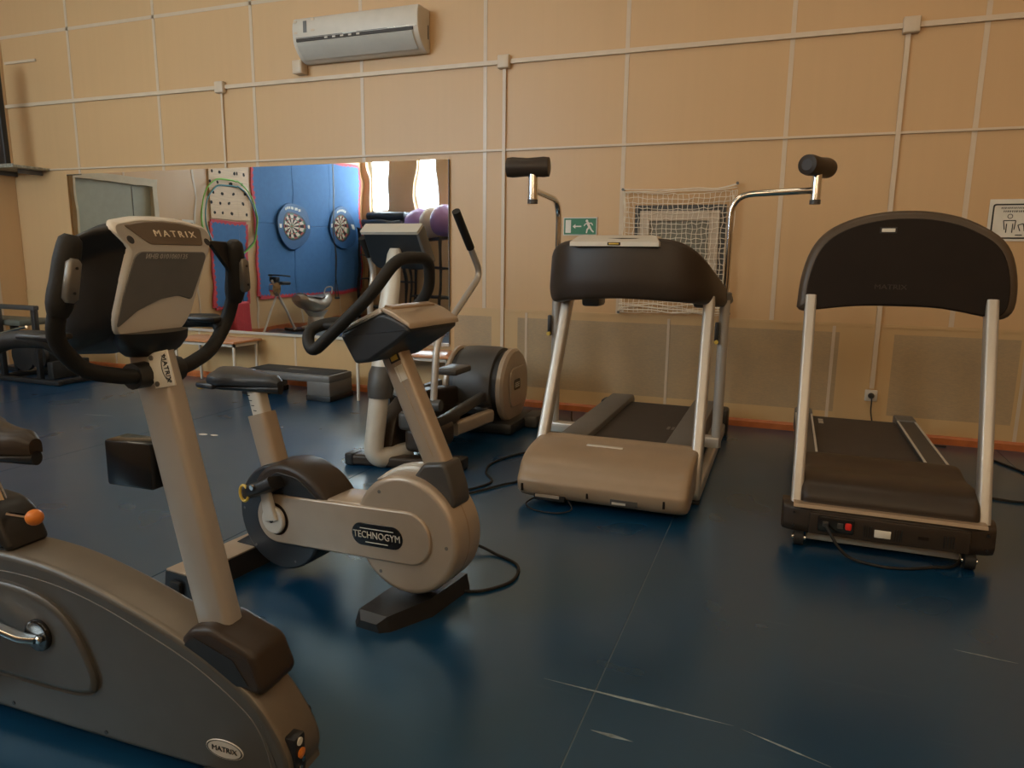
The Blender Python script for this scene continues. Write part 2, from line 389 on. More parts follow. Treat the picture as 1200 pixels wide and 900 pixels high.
# ================================================================== WALL FIXTURES
# --- mirror: two big sheets with a metal rail
MX0, MX1, MZ0, MZ1 = -7.40, -2.806, .505, 2.108
mt = thing('wall_mirror', (-5.1, YB, MZ0), 0, 'long frameless wall mirror of two sheets on a metal rail', 'mirror')
def mw(o): o.location = -Vector((-5.1, YB, MZ0)); return o
for a, b, tilt in ((MX0, -5.103, .0035), (-5.100, MX1, -.001)):
    m = MB().box((-(b - a) / 2, -.004, -(MZ1 - MZ0) / 2), ((b - a) / 2, 0, (MZ1 - MZ0) / 2)).build('mirror_sheet', M_MIRROR, mt, smooth=0)
    m.location = ((a + b) / 2 + 5.1, -.016, (MZ1 - MZ0) / 2); m.rotation_euler = (0, 0, tilt)
mw(MB().box((MX0, YB - .03, MZ0 - .018), (MX1 + .004, YB - .012, MZ0 + .006)).build('bottom_rail', M_PALE, mt, smooth=0))
mw(MB().box((MX1, YB - .026, MZ0), (MX1 + .006, YB - .004, MZ1)).build('edge_trim', M_MGREY, mt, smooth=0))

# --- cable trunking and junction boxes
def trunk(name, pts, h, d, label):
    m = MB()
    for (x0, z0), (x1, z1) in zip(pts[:-1], pts[1:]):
        if abs(x1 - x0) > abs(z1 - z0): m.box((x0, YB - .004 - d, z0 - h / 2), (x1, YB - .004, z0 + h / 2))
        else: m.box((x0 - h / 2, YB - .004 - d, min(z0, z1)), (x0 + h / 2, YB - .004, max(z0, z1)))
    o = m.build(name, M_TRUNK, smooth=0); return tag(o, label, 'cable trunking')
trunk('cable_trunking', [(XL, 2.855), (XR, 2.855)], .034, .022, 'long cream cable trunking across the wall below the air conditioner')
trunk('thin_cable_trunking', [(-7.70, 2.165), (XR, 2.165)], .016, .014, 'thin cream cable duct running just above the wall mirror')
trunk('vertical_trunking', [(-5.225, 2.11), (-5.225, 2.835)], .022, .016, 'short vertical cable duct dropping to the top of the mirror')
trunk('vertical_trunking', [(-2.295, .50), (-2.295, 2.835)], .028, .018, 'vertical cable duct right of the mirror behind the elliptical trainer')
trunk('vertical_trunking', [(.632, .37), (.632, 2.835)], .03, .018, 'vertical cable duct running down to the wall socket')
tag(MB().box((-8.2, YB - .02, 3.29), (-7.72, YB - .004, 3.315)).build('cable_duct_stub', M_TRUNK, smooth=0), 'short stub of cable duct near the left corner', 'cable trunking')
for x, lab in ((-5.225, 'square cream junction box above the mirror'), (-2.295, 'square cream junction box right of the air conditioner'), (.645, 'square cream junction box at the top right of the wall')):
    t = thing('junction_box', (x, YB, 2.855), 0, lab, 'junction box', 'junction boxes on the trunking')
    MB().rbox((-.052, -.052, -.055), (.052, -.004, .05), .008).build('box', M_TRUNK, t)
    MB().rbox((-.048, -.058, -.051), (.048, -.050, .046), .004).build('lid', M_TRUNK, t)
t = thing('junction_box', (-4.28, YB, 2.955), 0, 'small grey junction box under the air conditioner', 'junction box')
MB().rbox((-.05, -.10, -.06), (.05, -.004, .055), .006).build('box', M_TRUNK, t); MB().rbox((-.044, -.106, -.05), (.044, -.098, .046), .004).build('lid', M_TRUNK, t)

# --- air conditioner
t = thing('air_conditioner', (-3.60, YB, 2.98), 0, 'white split air conditioner mounted high on the wall', 'air conditioner')
prof = [(0, .0), (-.05, -.008), (-.12, .022), (-.185, .085), (-.215, .15), (-.222, .25), (-.205, .315), (-.17, .335), (0, .335)]
MB().prism(v2(spline([(p[0], p[1], 0) for p in prof], 3)), -.62, .62, lambda a, b, q: (q, a - .004, b), .012, 2).build('body', M_WHITE, t)
MB().box((-.575, -.231, .135), (.575, -.212, .158)).build('air_slot', M_BROWN, t, smooth=0)
for k in range(5): MB().box((-.28 + .08 * k, -.2345, .14), (-.25 + .08 * k, -.228, .153)).build('slot_fin', M_WHITE, t, smooth=0)
MB().prism([(-.218, .128), (-.19, .075), (-.125, .014), (-.120, .008), (-.196, .07), (-.226, .126)], -.57, .57, lambda a, b, q: (q, a - .004, b)).build('louver_flap', M_PALE, t)
MB().box((-.58, -.2285, .164), (.58, -.2255, .168)).build('front_seam', M_MGREY, t, smooth=0)
MB().rbox((-.50, -.2295, .205), (-.465, -.224, .30), .002).build('display_strip', M_MGREY, t)
for p, q in ((-.60, .29), (-.60, .20), (-.42, .30), (-.42, .21)): MB().box((p, -.2285, q), (p + .035, -.2245, q + .016)).build('sticker', M_TRUNK, t, smooth=0)
for p in (-.1, .33, .47): MB().box((p, -.2310, .160), (p + .14, -.2275, .168)).build('window_glint', M_CHROME, t, smooth=0)  # window highlights on the casing, built as chrome strips
MB().box((.6195, -.05, .10), (.6225, -.035, .21)).build('side_grille', M_MGREY, t, smooth=0)

# --- socket and plug
t = thing('wall_socket', (.632, YB, .318), 0, 'white wall socket with a black plug behind the right treadmill', 'socket')
MB().rbox((-.042, -.022, -.042), (.042, -.006, .042), .006).build('plate', M_WHITE, t)
t = thing('power_plug', (.632, YB - .022, .318), 0, 'black plug with hanging cord in the wall socket', 'plug')
MB().lathe([(.021, 0), (.022, -.012), (.017, -.03), (.008, -.042)], (0, 0, 0), 'y', 16).build('plug_body', M_BLACK, t)
MB().tube(spline([(0, -.038, -.005), (.002, -.05, -.04), (.004, -.045, -.11), (.02, -.045, -.19), (.035, -.05, -.245), (.04, -.10, -.305), (.1, -.06, -.312), (.5, -.08, -.312)]), .005, 8).build('cord', M_BLACK, t)

# --- exit sign
t = thing('exit_sign', (-1.62, YB - .012, 1.54), 0, 'green emergency exit sign with running figure and arrow', 'sign')
MB().box((-.142, 0, -.072), (.142, .008, .072)).build('backing', M_PALE, t, smooth=0)
MB().box((-.134, -.003, -.064), (.134, 0, .064)).build('green_field', M_GREEN, t, smooth=0)
xz = lambda a, b, q: (a, q, b)
MB().box((-.122, -.005, -.052), (-.076, -.003, .052)).build('door_symbol', M_LABEL, t, smooth=0)
MB().prism([(-.062, 0), (-.038, .018), (-.038, .005), (.012, .005), (.012, -.005), (-.038, -.005), (-.038, -.018)], -.005, -.003, xz).build('arrow_symbol', M_LABEL, t, smooth=0)
m = MB().prism(circ(.058, .043, .011, 14), -.005, -.003, xz)
def limb(a, b, w0, w1):
    a, b = Vector(a), Vector(b); d = (b - a).normalized(); n = Vector((-d.y, d.x))
    m.prism([a + n * w0, a - n * w0, b - n * w1, b + n * w1], -.005, -.003, xz)
for s_ in (((.062, .032), (.082, -.008), .011, .010), ((.066, .028), (.042, .016), .005, .004), ((.042, .018), (.036, .002), .004, .004), ((.070, .024), (.098, .026), .005, .004), ((.098, .026), (.106, .008), .004, .004),
           ((.080, -.006), (.060, -.026), .008, .006), ((.062, -.024), (.056, -.054), .006, .005), ((.084, -.006), (.098, -.030), .008, .006), ((.098, -.030), (.116, -.046), .006, .005)): limb(*s_)
m.build('running_figure', M_LABEL, t, smooth=0)

# --- notice at the right
t = thing('notice_sign', (1.375, YB - .008, 1.60), 0, 'white notice with black rounded border and small figure behind right treadmill', 'sign')
MB().box((-.145, 0, -.165), (.145, .004, .11)).build('plate', M_LABEL, t, smooth=0)
o2 = rrect(0, -.035, .125, .115, .02); i2 = rrect(0, -.035, .115, .105, .014)
MB().add([(p[0], -.0022, p[1]) for p in o2] + [(p[0], -.0022, p[1]) for p in i2], [(i, (i + 1) % len(o2), len(o2) + (i + 1) % len(o2), len(o2) + i) for i in range(len(o2))]).build('border', M_BLACK, t, smooth=0)
m = MB()
for row, (w, z) in enumerate(((.16, .052), (.13, .030))):
    x = -w / 2 + .005
    while x < w / 2:
        ww = random.uniform(.006, .010); m.box((x, -.0025, z - .006), (x + ww * .55, -.0005, z + .006)); m.box((x, -.0025, z + .002), (x + ww, -.0005, z + .005)); x += ww + .004
m.build('lettering', M_BLACK, t, smooth=0)
m = MB()
ring = circ(-.02, -.002, .016, 16); ri = circ(-.02, -.002, .012, 16)
m.add([(p[0], -.0022, p[1]) for p in ring] + [(p[0], -.0022, p[1]) for p in ri], [(i, (i + 1) % 16, 16 + (i + 1) % 16, 16 + i) for i in range(16)])
def ln(a, b, w=.003):
    a, b = Vector(a), Vector(b); d = (b - a).normalized() * w; n = Vector((-d.y, d.x)); m.add([(q.x, -.0022, q.y) for q in (a + n, a - n, b - n, b + n)], [(0, 1, 2, 3)])
for q in (((-.055, -.03), (.015, -.03)), ((-.055, -.03), (-.045, -.09)), ((-.035, -.05), (-.035, -.11)), ((.0, -.05), (.0, -.11)), ((.015, -.03), (.01, -.09)), ((.03, -.06), (.06, -.05)), ((.03, -.06), (.045, -.1)), ((.06, -.05), (.07, -.1)), ((.02, -.125), (.06, -.125))): ln(*q)
m.build('figure_drawing', M_BLACK, t, smooth=0)

# --- netted window on the far wall
NX0, NX1, NZ0, NZ1 = -1.17, -.475, .98, 1.70
w = MB()
for a, b in (((NX0, NZ0), (NX0 + .03, NZ1)), ((NX1 - .03, NZ0), (NX1, NZ1)), ((NX0 + .03, NZ0), (NX1 - .03, NZ0 + .03)), ((NX0 + .03, NZ1 - .03), (NX1 - .03, NZ1))): w.box((a[0], YB - .02, a[1]), (b[0], YB, b[1]))
win = struct(w.build('window_1', M_DGREY, smooth=0))
w = MB(); q = .075; e = .045
for a, b in (((NX0 + e, NZ0 + e), (NX0 + e + q, NZ1 - e)), ((NX1 - e - q, NZ0 + e), (NX1 - e, NZ1 - e)), ((NX0 + e + q, NZ0 + e), (NX1 - e - q, NZ0 + e + q)), ((NX0 + e + q, NZ1 - e - q), (NX1 - e - q, NZ1 - e))): w.box((a[0], YB - .045, a[1]), (b[0], YB - .005, b[1]))
w.build('window_frame', mat('cream_frame', (.55, .43, .31), .5), win, smooth=0)
MB().box((NX0 + .02, YB - .004, NZ0 + .02), (NX1 - .02, YB - .002, NZ1 - .02)).build('recess', M_MGREY, win, smooth=0)
MB().box((NX0 + .11, YB - .018, NZ0 + .11), (NX1 - .11, YB - .012, NZ1 - .11)).build('pane', mat('dusty_glass', (.20, .18, .13), .35), win, smooth=0)
net = MB(); nx, nz = 22, 24; ax0, ax1, az0, az1 = -1.265, -.405, .86, 1.80
rnd = [[(random.uniform(-.007, .007), random.uniform(-.007, .007)) for _ in range(nz + 1)] for _ in range(nx + 1)]
def npt(i, j):
    u, v = i / nx, j / nz; x = ax0 + (ax1 - ax0) * u + rnd[i][j][0]; z = az0 + (az1 - az0) * v + rnd[i][j][1]
    sag = .02 * math.sin(PI * u) * (1 if v > .5 else -.6) * abs(2 * v - 1); inw = .03 * math.sin(PI * v)
    x += inw * (1 - 2 * u) * (abs(2 * u - 1)); z -= sag
    return Vector((x, YB - .058 - .012 * math.sin(PI * u) * math.sin(PI * v), z))
for i in range(nx + 1): net.tube([npt(i, j) for j in range(nz + 1)], .0027, 4)
for j in range(nz + 1): net.tube([npt(i, j) for i in range(nx + 1)], .0027, 4)
for k, z in enumerate((.93, .905, .88)):   # folds bunched along the lower edge
    net.tube(spline([(ax0 + (ax1 - ax0) * q / 6, YB - .062 - .006 * k, z + random.uniform(-.012, .012)) for q in range(7)], 4), .005, 5)
for k in range(3): net.tube(spline([(ax0 + (ax1 - ax0) * q / 6, YB - .062, 1.795 + .012 * k + random.uniform(-.006, .006) + (.03 if q == 6 else 0)) for q in range(7)], 4), .0032, 5)
for x in (ax0 + .02, ax1 - .02):
    for k in range(3): net.tube(spline([(x + random.uniform(-.015, .015), YB - .06, az0 + (az1 - az0) * q / 6) for q in range(7)], 4), .0032, 5)
t = thing('wall_net', (-.835, YB - .06, .86), 0, 'white knotted net stretched over the small wall window', 'net')
o = net.build('net_cords', mat('net_cord', (.76, .66, .52), .8), t); o.location = (.835, -YB + .06, -.86)
for x, z in ((ax0, az1 + .02), (ax1, az1 + .05), (ax0, az0), (ax1, az0 + .02)):
    p = MB().lathe([(.006, 0), (.006, -.06), (.011, -.061), (.011, -.066)], (x + .835, .06 - .002, z - .86), 'y', 10).build('hook', M_MGREY, t)

# --- corner shelf with a narrow black upright panel
t = thing('corner_shelf', (-8.0, 5.5, 2.165), 0, 'thin wall shelf high in the left corner', 'shelf')
MB().rbox((-.25, -.14, -.012), (.34, .266, .012), .004).build('board', mat('worn_shelf', (.30, .27, .20), .4, var=.5, scale=30), t)
MB().rbox((-.25, -.150, -.018), (.34, -.138, .02), .003).build('edge_strip', mat('worn_edge', (.26, .24, .19), .35, var=.6, scale=60), t)
for x in (-.2, .2): MB().box((x - .01, .0, -.06), (x + .01, .262, -.012)).build('bracket', M_MGREY, t, smooth=0)
t = thing('flat_speaker', (-7.93, 5.45, 2.178), 0, 'narrow black upright panel standing on the corner shelf', 'speaker')
MB().prism(v2(rrect(0, .53, .058, .53, .03)), -.03, .03, lambda a, b, q: (a - .05 * (b - .5) * .3, q, b), .01, 2).build('panel_body', M_BLACK, t)
MB().rbox((-.06, -.05, 0), (.06, .05, .012), .004).build('foot', M_DGREY, t)

# ================================================================== LEFT WALL (seen in the mirror)
d1 = struct(MB().box((XL - .005, 3.872, 0), (XL + .012, 5.018, 2.168)).build('door_1', M_DOOR, smooth=0))
fr = MB()
for a, b in (((3.78, 0), (3.87, 2.17)), ((5.02, 0), (5.05, 2.17)), ((3.78, 2.17), (5.05, 2.26))): fr.box((XL + .001, a[0], a[1]), (XL + .07, b[0], b[1]))
fr.build('door_frame', mat('cream_door_frame', (.58, .48, .32), .5), d1, smooth=0)
MB().box((XL + .012, 4.16, .02), (XL + .016, 4.17, 2.15)).build('door_gap', M_DGREY, d1, smooth=0)
MB().tube([(XL + .012, 4.25, 1.02), (XL + .06, 4.25, 1.02), (XL + .06, 4.36, 1.02)], .009, 8).build('door_handle', M_CHROME, d1)

def foam_wall(y0, y1, z0, z1, ny, nz_, label):
    t = thing('foam_wall_mat', (XL, (y0 + y1) / 2, z0), 0, label, 'foam mat', 'foam mats on the left wall')
    ym = (y0 + y1) / 2; dy, dz = (y1 - y0) / ny, (z1 - z0) / nz_
    for i in range(ny):
        for j in range(nz_):
            MB().rbox((.004, y0 + dy * i + .001 - ym, dz * j + .001), (.024, y0 + dy * (i + 1) - .001 - ym, dz * (j + 1) - .001), .004, 1).build('foam_tile', M_BLUE, t)
    H = z1 - z0; Wd = (y1 - y0) / 2
    def border(a, b, horiz, s):
        m = MB(); n = int((b - a) / .085)
        for k in range(n):
            c = a + (k + .5) * (b - a) / n
            if horiz: m.box((.004, c - .022, s - .02), (.025, c + .022, s + .02))
            else: m.box((.004, s - .02, c - .022), (.025, s + .02, c + .022))
        d = -.04 if s <= 0 else .04
        if horiz: m.box((.004, a, min(s, s + d)), (.0245, b, max(s, s + d)))
        else: m.box((.004, min(s, s + d), a), (.0245, max(s, s + d), b))
        m.build('red_edge_strip', M_REDF, t, smooth=0)
    border(-Wd, Wd, True, 0); border(-Wd, Wd, True, H); border(0, H, False, Wd); border(0, H, False, -Wd)
    return t
foam_wall(-1.22, 1.86, .56, 3.0, 3, 2, 'large blue foam mat with red edging on the left wall, reflected in mirror')
foam_wall(2.10, 2.78, .45, 1.74, 1, 1, 'narrow blue foam mat with red edging below the peg board')
t = thing('peg_board', (XL, 2.40, 1.80), 0, 'plywood peg board with drilled holes above the narrow blue mat', 'peg board')
MB().box((.004, -.40, 0), (.03, .37, .98)).build('board', mat('plywood', (.62, .40, .20), .5, var=.1, scale=5, stretch=(1, 1, 10)), t, smooth=0)
for i in range(4):
    for j in range(6):
        MB().lathe([(.026, .0305), (.026, .032)], (0, -.31 + .2 * i + (.06 if j % 2 else 0), .09 + .155 * j), 'x', 10).build('peg_hole', M_BROWND, t)
for (y, z, r, col, nm) in ((2.46, 1.83, .58, (.22, .55, .08), 'bright green'), (2.40, 1.80, .53, (.10, .30, .34), 'teal')):
    m = MB().tube([(XL + (.075 if r > .55 else .045), y + r * math.cos(a * 2 * PI / 48), z + r * math.sin(a * 2 * PI / 48)) for a in range(48)], .012, 8, closed=True, up=(1, 0, 0))
    tag(m.build('hula_hoop', mat('hoop_' + nm.split()[-1], col, .4)), nm + ' hula hoop hanging in front of the peg board', 'hoop', 'hula hoops on the left wall')
def dartboard(y, z, lab):
    t = thing('dartboard', (XL + .03, y, z), 0, lab, 'dartboard', 'dartboards on the foam mat')
    MB().lathe([(.255, 0), (.40, 0), (.415, .02), (.40, .045), (.26, .045), (.255, .03)], (0, 0, 0), 'x', 40).build('surround', mat('surround_blue', (.02, .085, .21), .55), t)
    cols = [M_CREAMB, M_BROWND, mat('dart_red', (.42, .05, .03), .6), mat('dart_green', (.03, .16, .06), .6), M_BLACK]
    m = MB(); rr = [0, .016, .034, .13, .15, .21, .23]
    def P(r, a): return (.047, r * math.sin(a), r * math.cos(a))
    for k in range(20):
        a0, a1 = (k - .5) * PI / 10, (k + .5) * PI / 10
        for q in range(6):
            mi = 2 if q == 0 else 3 if q == 1 else (2 if k % 2 else 3) if q in (3, 5) else (1 if k % 2 else 0)
            if q == 0: m.add([(.047, 0, 0), P(rr[1], a0), P(rr[1], a1)], [(0, 1, 2)], mi)
            else: m.add([P(rr[q], a0), P(rr[q + 1], a0), P(rr[q + 1], a1), P(rr[q], a1)], [(0, 1, 2, 3)], mi)
    m.build('board_segments', cols, t, smooth=0)
    MB().lathe([(.258, .0), (.258, .044), (.0, .044)], (0, 0, 0), 'x', 40).build('board_rim', M_BLACK, t)
    for dy, dz in ((-.33, 0), (.33, 0)): MB().rbox((.044, dy - .03, dz - .035), (.05, dy + .03, dz + .035), .004).build('logo_plate', M_LABEL, t)
    for k in range(6):
        a = (-25 + 10 * k) * PI / 180; MB().box((.045, .33 * math.sin(a) - .02, .33 * math.cos(a) - .022), (.0475, .33 * math.sin(a) + .016, .33 * math.cos(a) + .022)).build('white_mark', M_LABEL, t, smooth=0)
dartboard(.945, 1.76, 'dartboard in blue surround nearer the peg board, reflected in mirror')
dartboard(-.56, 1.80, 'dartboard in blue surround behind the hanging strap, reflected in mirror')
t = thing('suspension_strap', (-7.72, .38, .45), 0, 'black training strap with handle hanging in front of blue mat', 'strap')
MB().box((-.004, -.02, .42), (.004, .02, ZC - .45)).build('webbing', M_BLACK, t, smooth=0)
MB().tube([(0, 0, .44), (0, .035, .2), (0, .05, .06), (0, -.05, .06), (0, -.035, .2), (0, 0, .44)], .009, 6).build('handle_loop', M_BLACK2, t)
MB().lathe([(.02, -.06), (.02, .06)], (0, 0, .06), 'y', 12).build('handle_grip', M_BLACK2, t)
t = thing('wall_notice', (XL, 3.22, 1.62), 0, 'small white notice on left wall, seen in the mirror over the bike console', 'sign')
MB().box((.002, -.11, -.14), (.008, .11, .14)).build('sheet', M_LABEL, t, smooth=0)
MB().box((.008, -.09, -.05), (.009, .09, .1)).build('printed_block', M_MGREY, t, smooth=0)

# floor things along the left wall (seen in the mirror)
t = thing('red_mat_bag', (-8.08, 2.48, 0), 0, 'red exercise bag standing on the floor against the left wall', 'bag')
MB().prism(v2(rrect(0, .26, .15, .26, .07)), -.10, .10, lambda a, b, q: (q, a, b), .04).build('bag_body', M_REDF, t)
MB().tube([(.02, -.07, .5), (.03, -.05, .6), (.03, .05, .6), (.02, .07, .5)], .012, 6).build('bag_handle', M_BLACK2, t)
t = thing('folding_exercise_bike', (-7.82, 1.88, 0), 0, 'silver folding exercise bike near the left wall, reflected in mirror', 'exercise bike')
MB().tube([(0, -.42, .03), (0, .12, .86)], .02, 8).build('front_tube', M_PALE, t); MB().tube([(0, .42, .03), (0, -.12, .78)], .02, 8).build('rear_tube', M_PALE, t)
for y in (-.42, .42): MB().tube([(-.2, y, .025), (.2, y, .025)], .022, 8).build('stabiliser', M_BLACK, t)
MB().lathe([(.05, -.05), (.11, -.045), (.11, .045), (.05, .05)], (0, .05, .70), 'x', 20).build('flywheel_cover', M_CHROME, t)
MB().rbox((-.07, -.02, .82), (.07, .10, .92), .02).build('console', M_BLACK, t)
MB().tube(spline([(-.2, -.12, .92), (-.1, .05, .95), (.1, .05, .95), (.2, -.12, .92)]), .014, 8).build('handlebar', M_BLACK2, t)
MB().rbox((-.09, -.28, .76), (.09, -.06, .82), .025).build('saddle', M_BLACK, t)
t = thing('riding_trainer', (-7.85, .88, 0), 0, 'beige riding simulator stool with brown cushion, reflected in mirror', 'exercise stool')
MB().lathe([(.24, 0), (.25, .03), (.16, .06), (.13, .2), (.2, .3)], (0, 0, 0), 'z', 24).build('base', M_PALE, t)
sad = []
for y, w, zt, zb in ((-.44, .03, .60, .52), (-.38, .10, .60, .40), (-.2, .17, .56, .32), (.0, .2, .50, .28), (.22, .22, .54, .30), (.36, .18, .60, .40), (.42, .06, .58, .48)):
    sad.append([(w * math.cos(a * PI / 8), y, (zt + zb) / 2 + (zt - zb) / 2 * math.sin(a * PI / 8)) for a in range(16)])
MB().loft(sad).build('shell', M_CHAMP, t)
sad = []
for y, w, zt in ((-.2, .05, .575), (-.12, .13, .565), (.05, .17, .545), (.22, .18, .57), (.33, .13, .60), (.37, .05, .60)):
    sad.append([(w * math.cos(a * PI / 6), y, zt - .03 + .04 * math.sin(a * PI / 6)) for a in range(12)])
MB().loft(sad).build('cushion', mat('brown_cushion', (.06, .035, .025), .6), t)
MB().tube(spline([(-.1, -.38, .58), (-.08, -.42, .68), (.08, -.42, .68), (.1, -.38, .58)]), .014, 8).build('handle', M_PALE, t)

# storage at the window wall (seen in the right part of the mirror)
t = thing('storage_rack', (-7.57, -1.14, 0), 0, 'tall black metal storage rack in the far corner, reflected in mirror', 'rack')
for x in (-.55, .5):
    for y in (-.2, .2): MB().box((x, y - .02, 0), (x + .04, y + .02, 1.80)).build('post', M_BLACK, t, smooth=0)
for z in (.25, .75, 1.25, 1.78): MB().box((-.56, -.22, z), (.55, .22, z + .025)).build('shelf_board', M_DGREY, t, smooth=0)
for k, (y, z, lab) in enumerate(((-.13, .08, 'black foam roller at the back of the rack top'), (.02, .08, 'black foam roller in the middle of the rack top'), (.17, .08, 'black foam roller at the front edge of the rack top'), (-.05, .215, 'black foam roller lying on top of other rollers'), (.10, .215, 'black foam roller in the upper layer nearest the room'))):
    o = MB().lathe([(.03, -.47), (.072, -.46), (.075, -.40), (.075, .40), (.072, .46), (.03, .47)], (0, 0, 0), 'x', 18).build('foam_roller', M_NAVY)
    o.location = (-7.58 + .03 * k, -1.12 + y, 1.805 + z); tag(o, lab + ', in mirror', 'foam roller', 'foam rollers on the rack')
for k in range(6):
    o = MB().lathe([(.05, -.16), (.06, -.15), (.06, -.08), (.016, -.075), (.016, .075), (.06, .08), (.06, .15), (.05, .16)], (0, 0, 0), 'y', 12).build('dumbbell', M_BLACK)
    o.location = (-7.90 + .14 * k, -1.1, 1.337); tag(o, 'black dumbbell on the shelf of the corner rack', 'dumbbell', 'dumbbells on the rack')
t = thing('ball_rack', (-6.22, -.56, 0), .73, 'low black metal stand carrying three gym balls, reflected in mirror', 'rack')
for x in (-.85, .81):
    for y in (-.2, .16): MB().box((x, y, 0), (x + .04, y + .04, 1.60)).build('post', M_BLACK, t, smooth=0)
for z in (.5, 1.05, 1.56):
    for y in (-.08, .04): MB().box((-.85, y, z), (.85, y + .04, z + .04)).build('rail', M_BLACK, t, smooth=0)
    for x in (-.84, .80): MB().box((x, -.2, z), (x + .04, .2, z + .04)).build('end_rail', M_BLACK, t, smooth=0)
for k, (x, y, m_, lab) in enumerate(((-6.66, -.98, M_PURPLE, 'purple gym ball at the window end of the ball stand'), (-6.22, -.56, M_CREAMB, 'cream gym ball between two purple balls'), (-5.78, -.16, M_PURPLE, 'purple gym ball at the right end of the ball stand'))):
    o = MB().lathe([(.285 * math.sin(PI * q / 16), -.285 * math.cos(PI * q / 16)) for q in range(17)], (0, 0, 0), 'z', 28).build('gym_ball', m_)
    o.location = (x, y, 1.60 + .286); tag(o, lab, 'gym ball', 'gym balls on the stand')

side = lambda a, b, t: (a, -t, b)      # outline (forward, up) extruded across the machine; positive t = right-hand side
def L3(u, v, z): return (u, -v, z)
R_ = math.radians

# ================================================================== FOREGROUND BIKE (graphite, silver mast)
t = thing('upright_bike', (-1.35, 1.267, 0), R_(2), 'graphite upright exercise bike with silver mast in the left foreground', 'exercise bike')
body = [(-.98, .10), (-.99, .22), (-.93, .38), (-.80, .475), (-.62, .505), (-.42, .498), (-.25, .465), (-.08, .415), (.06, .363), (.16, .312), (.245, .255), (.300, .185), (.332, .12), (.330, .07), (.295, .034), (-.05, .030), (-.55, .034), (-.93, .05)]
bo = MB().prism(v2(spline([(*p, 0) for p in body + body[:1]], 4)[:-1]), -.068, .068, side, .017, 4).build('body_shroud', [M_GREY_LIT, M_GREY], t)
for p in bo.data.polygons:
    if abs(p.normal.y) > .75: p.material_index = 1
def frm(pts): return v2(spline([(*p, 0) for p in pts + pts[:1]], 4)[:-1])
seam_p = [(-.80, .415), (-.60, .452), (-.42, .452), (-.25, .425), (-.08, .372), (.06, .318), (.16, .262), (.235, .205), (.272, .14), (.288, .07)]
MB().tube([L3(u, .0675, z) for u, z in [(p[0], p[1]) for p in spline([(*p, 0) for p in seam_p], 4)]], .0022, 5).build('shroud_seam', M_MGREY, bo)
bulge = [(-.80, .15), (-.40, .145), (-.28, .155), (-.245, .185), (-.25, .24), (-.31, .35), (-.42, .415), (-.60, .43), (-.80, .39)]
MB().prism(frm(bulge), .056, .078, side, .020, 5).build('crank_cover', M_GREY, bo)
for u, z in ((-.57, .062), (-.235, .055)): MB().prism(circ(u, z, .006, 10), .066, .0695, side).build('screw', M_BLACK, bo)
ck = MB().prism(circ(-.425, .302, .044, 24), .07, .09, side, .006, 2).build('crank_hub', M_GLOSS, t)
MB().tube(fillet([L3(-.415, .095, .300), L3(-.455, .108, .302), L3(-.62, .125, .345)], .03), 1, flat=(.009, .014)).build('crank_arm', M_CHROME, ck)
MB().prism(circ(-.405, .300, .010, 12), .09, .104, side, .003, 1).build('crank_bolt', M_CHROME, ck)
MB().rbox((-.68, -.24, .32), (-.58, -.135, .345), .008).build('pedal', M_BLACK, ck)
MB().prism(circ(-.435, .30, .036, 20), -.10, -.075, side, .004, 1).build('crank_hub', M_GLOSS, t)
MB().tube([L3(-.435, -.11, .30), L3(-.27, -.12, .265)], .012, 8).build('crank_arm', M_CHROME, t)
MB().rbox((-.31, .13, .25), (-.21, .235, .275), .008).build('pedal', M_BLACK, t)
# stabilisers
MB().rbox((.08, -.20, 0), (.19, .24, .045), .018).build('front_stabiliser', M_BLACK, t)
MB().rbox((-.93, -.29, 0), (-.82, .29, .055), .018).build('rear_stabiliser', M_MGREY, t)
# mast, boot
boot = [(.012, .352), (.06, .405), (.12, .418), (.225, .380), (.246, .366), (.276, .290), (.258, .262), (.19, .272)]
bt = MB().prism(v2(loop_fillet([(*p, 0) for p in boot], .018, 3)), -.064, .064, side, .018, 3).build('mast_boot', M_BROWN, t)
MB().prism([(.035, .352), (.075, .385), (.185, .348), (.228, .290), (.195, .282)], .0635, .066, side).build('boot_side_panel', M_BLACK, bt)
mast = MB().tube([L3(.115, 0, .33), L3(.11, 0, .355), L3(-.02, 0, .93), L3(-.062, 0, 1.10)], 1, flat=(.049, .031), up=(1, 0, 0)).build('mast', M_SILVER, t)
md = Vector((-.145, 0, .65)).normalized()      # direction along the mast
mc = Vector(L3(.008, .0325, 1.030)); pu = Vector((md.z, 0, -md.x))
pl_ = MB(); pl_.rbox((-.031, -.0015, -.042), (.031, .0035, .042), .0015, 1); pm = Matrix(((pu.x, 0, md.x, mc.x), (pu.y, -1, md.y, mc.y - .0), (pu.z, 0, md.z, mc.z), (0, 0, 0, 1)))
pl_.v = [pm @ v for v in pl_.v]; plate = pl_.build('badge_plate', M_LABEL, mast)
text('plate_lettering', 'MATRIX', .018, frame(mc + pu * .017 + Vector((0, -.0045, 0)), md * -1, pu), M_BLACK, plate)
arc = [mc + pu * (.008 + .022 * (1 - math.cos(a)) - .004) + md * (.034 * math.sin(a)) * 1 + Vector((0, -.004, 0)) for a in [(-80 + 160 * k / 14) * PI / 180 for k in range(15)]]
MB().tube(arc, .0012, 4).build('plate_ring', M_BLACK, plate)
for s_ in (-1, 1):
    c = mc + md * (.031 * s_) - pu * .020; MB().lathe([(.0062, -.0035), (.0062, -.006), (.003, -.0062)], c, 'y', 12).build('bolt', M_MGREY, plate)
MB().rbox((-.190, -.036, .728), (-.045, .036, .845), .008).build('bottle_holder', M_GLOSS, t)
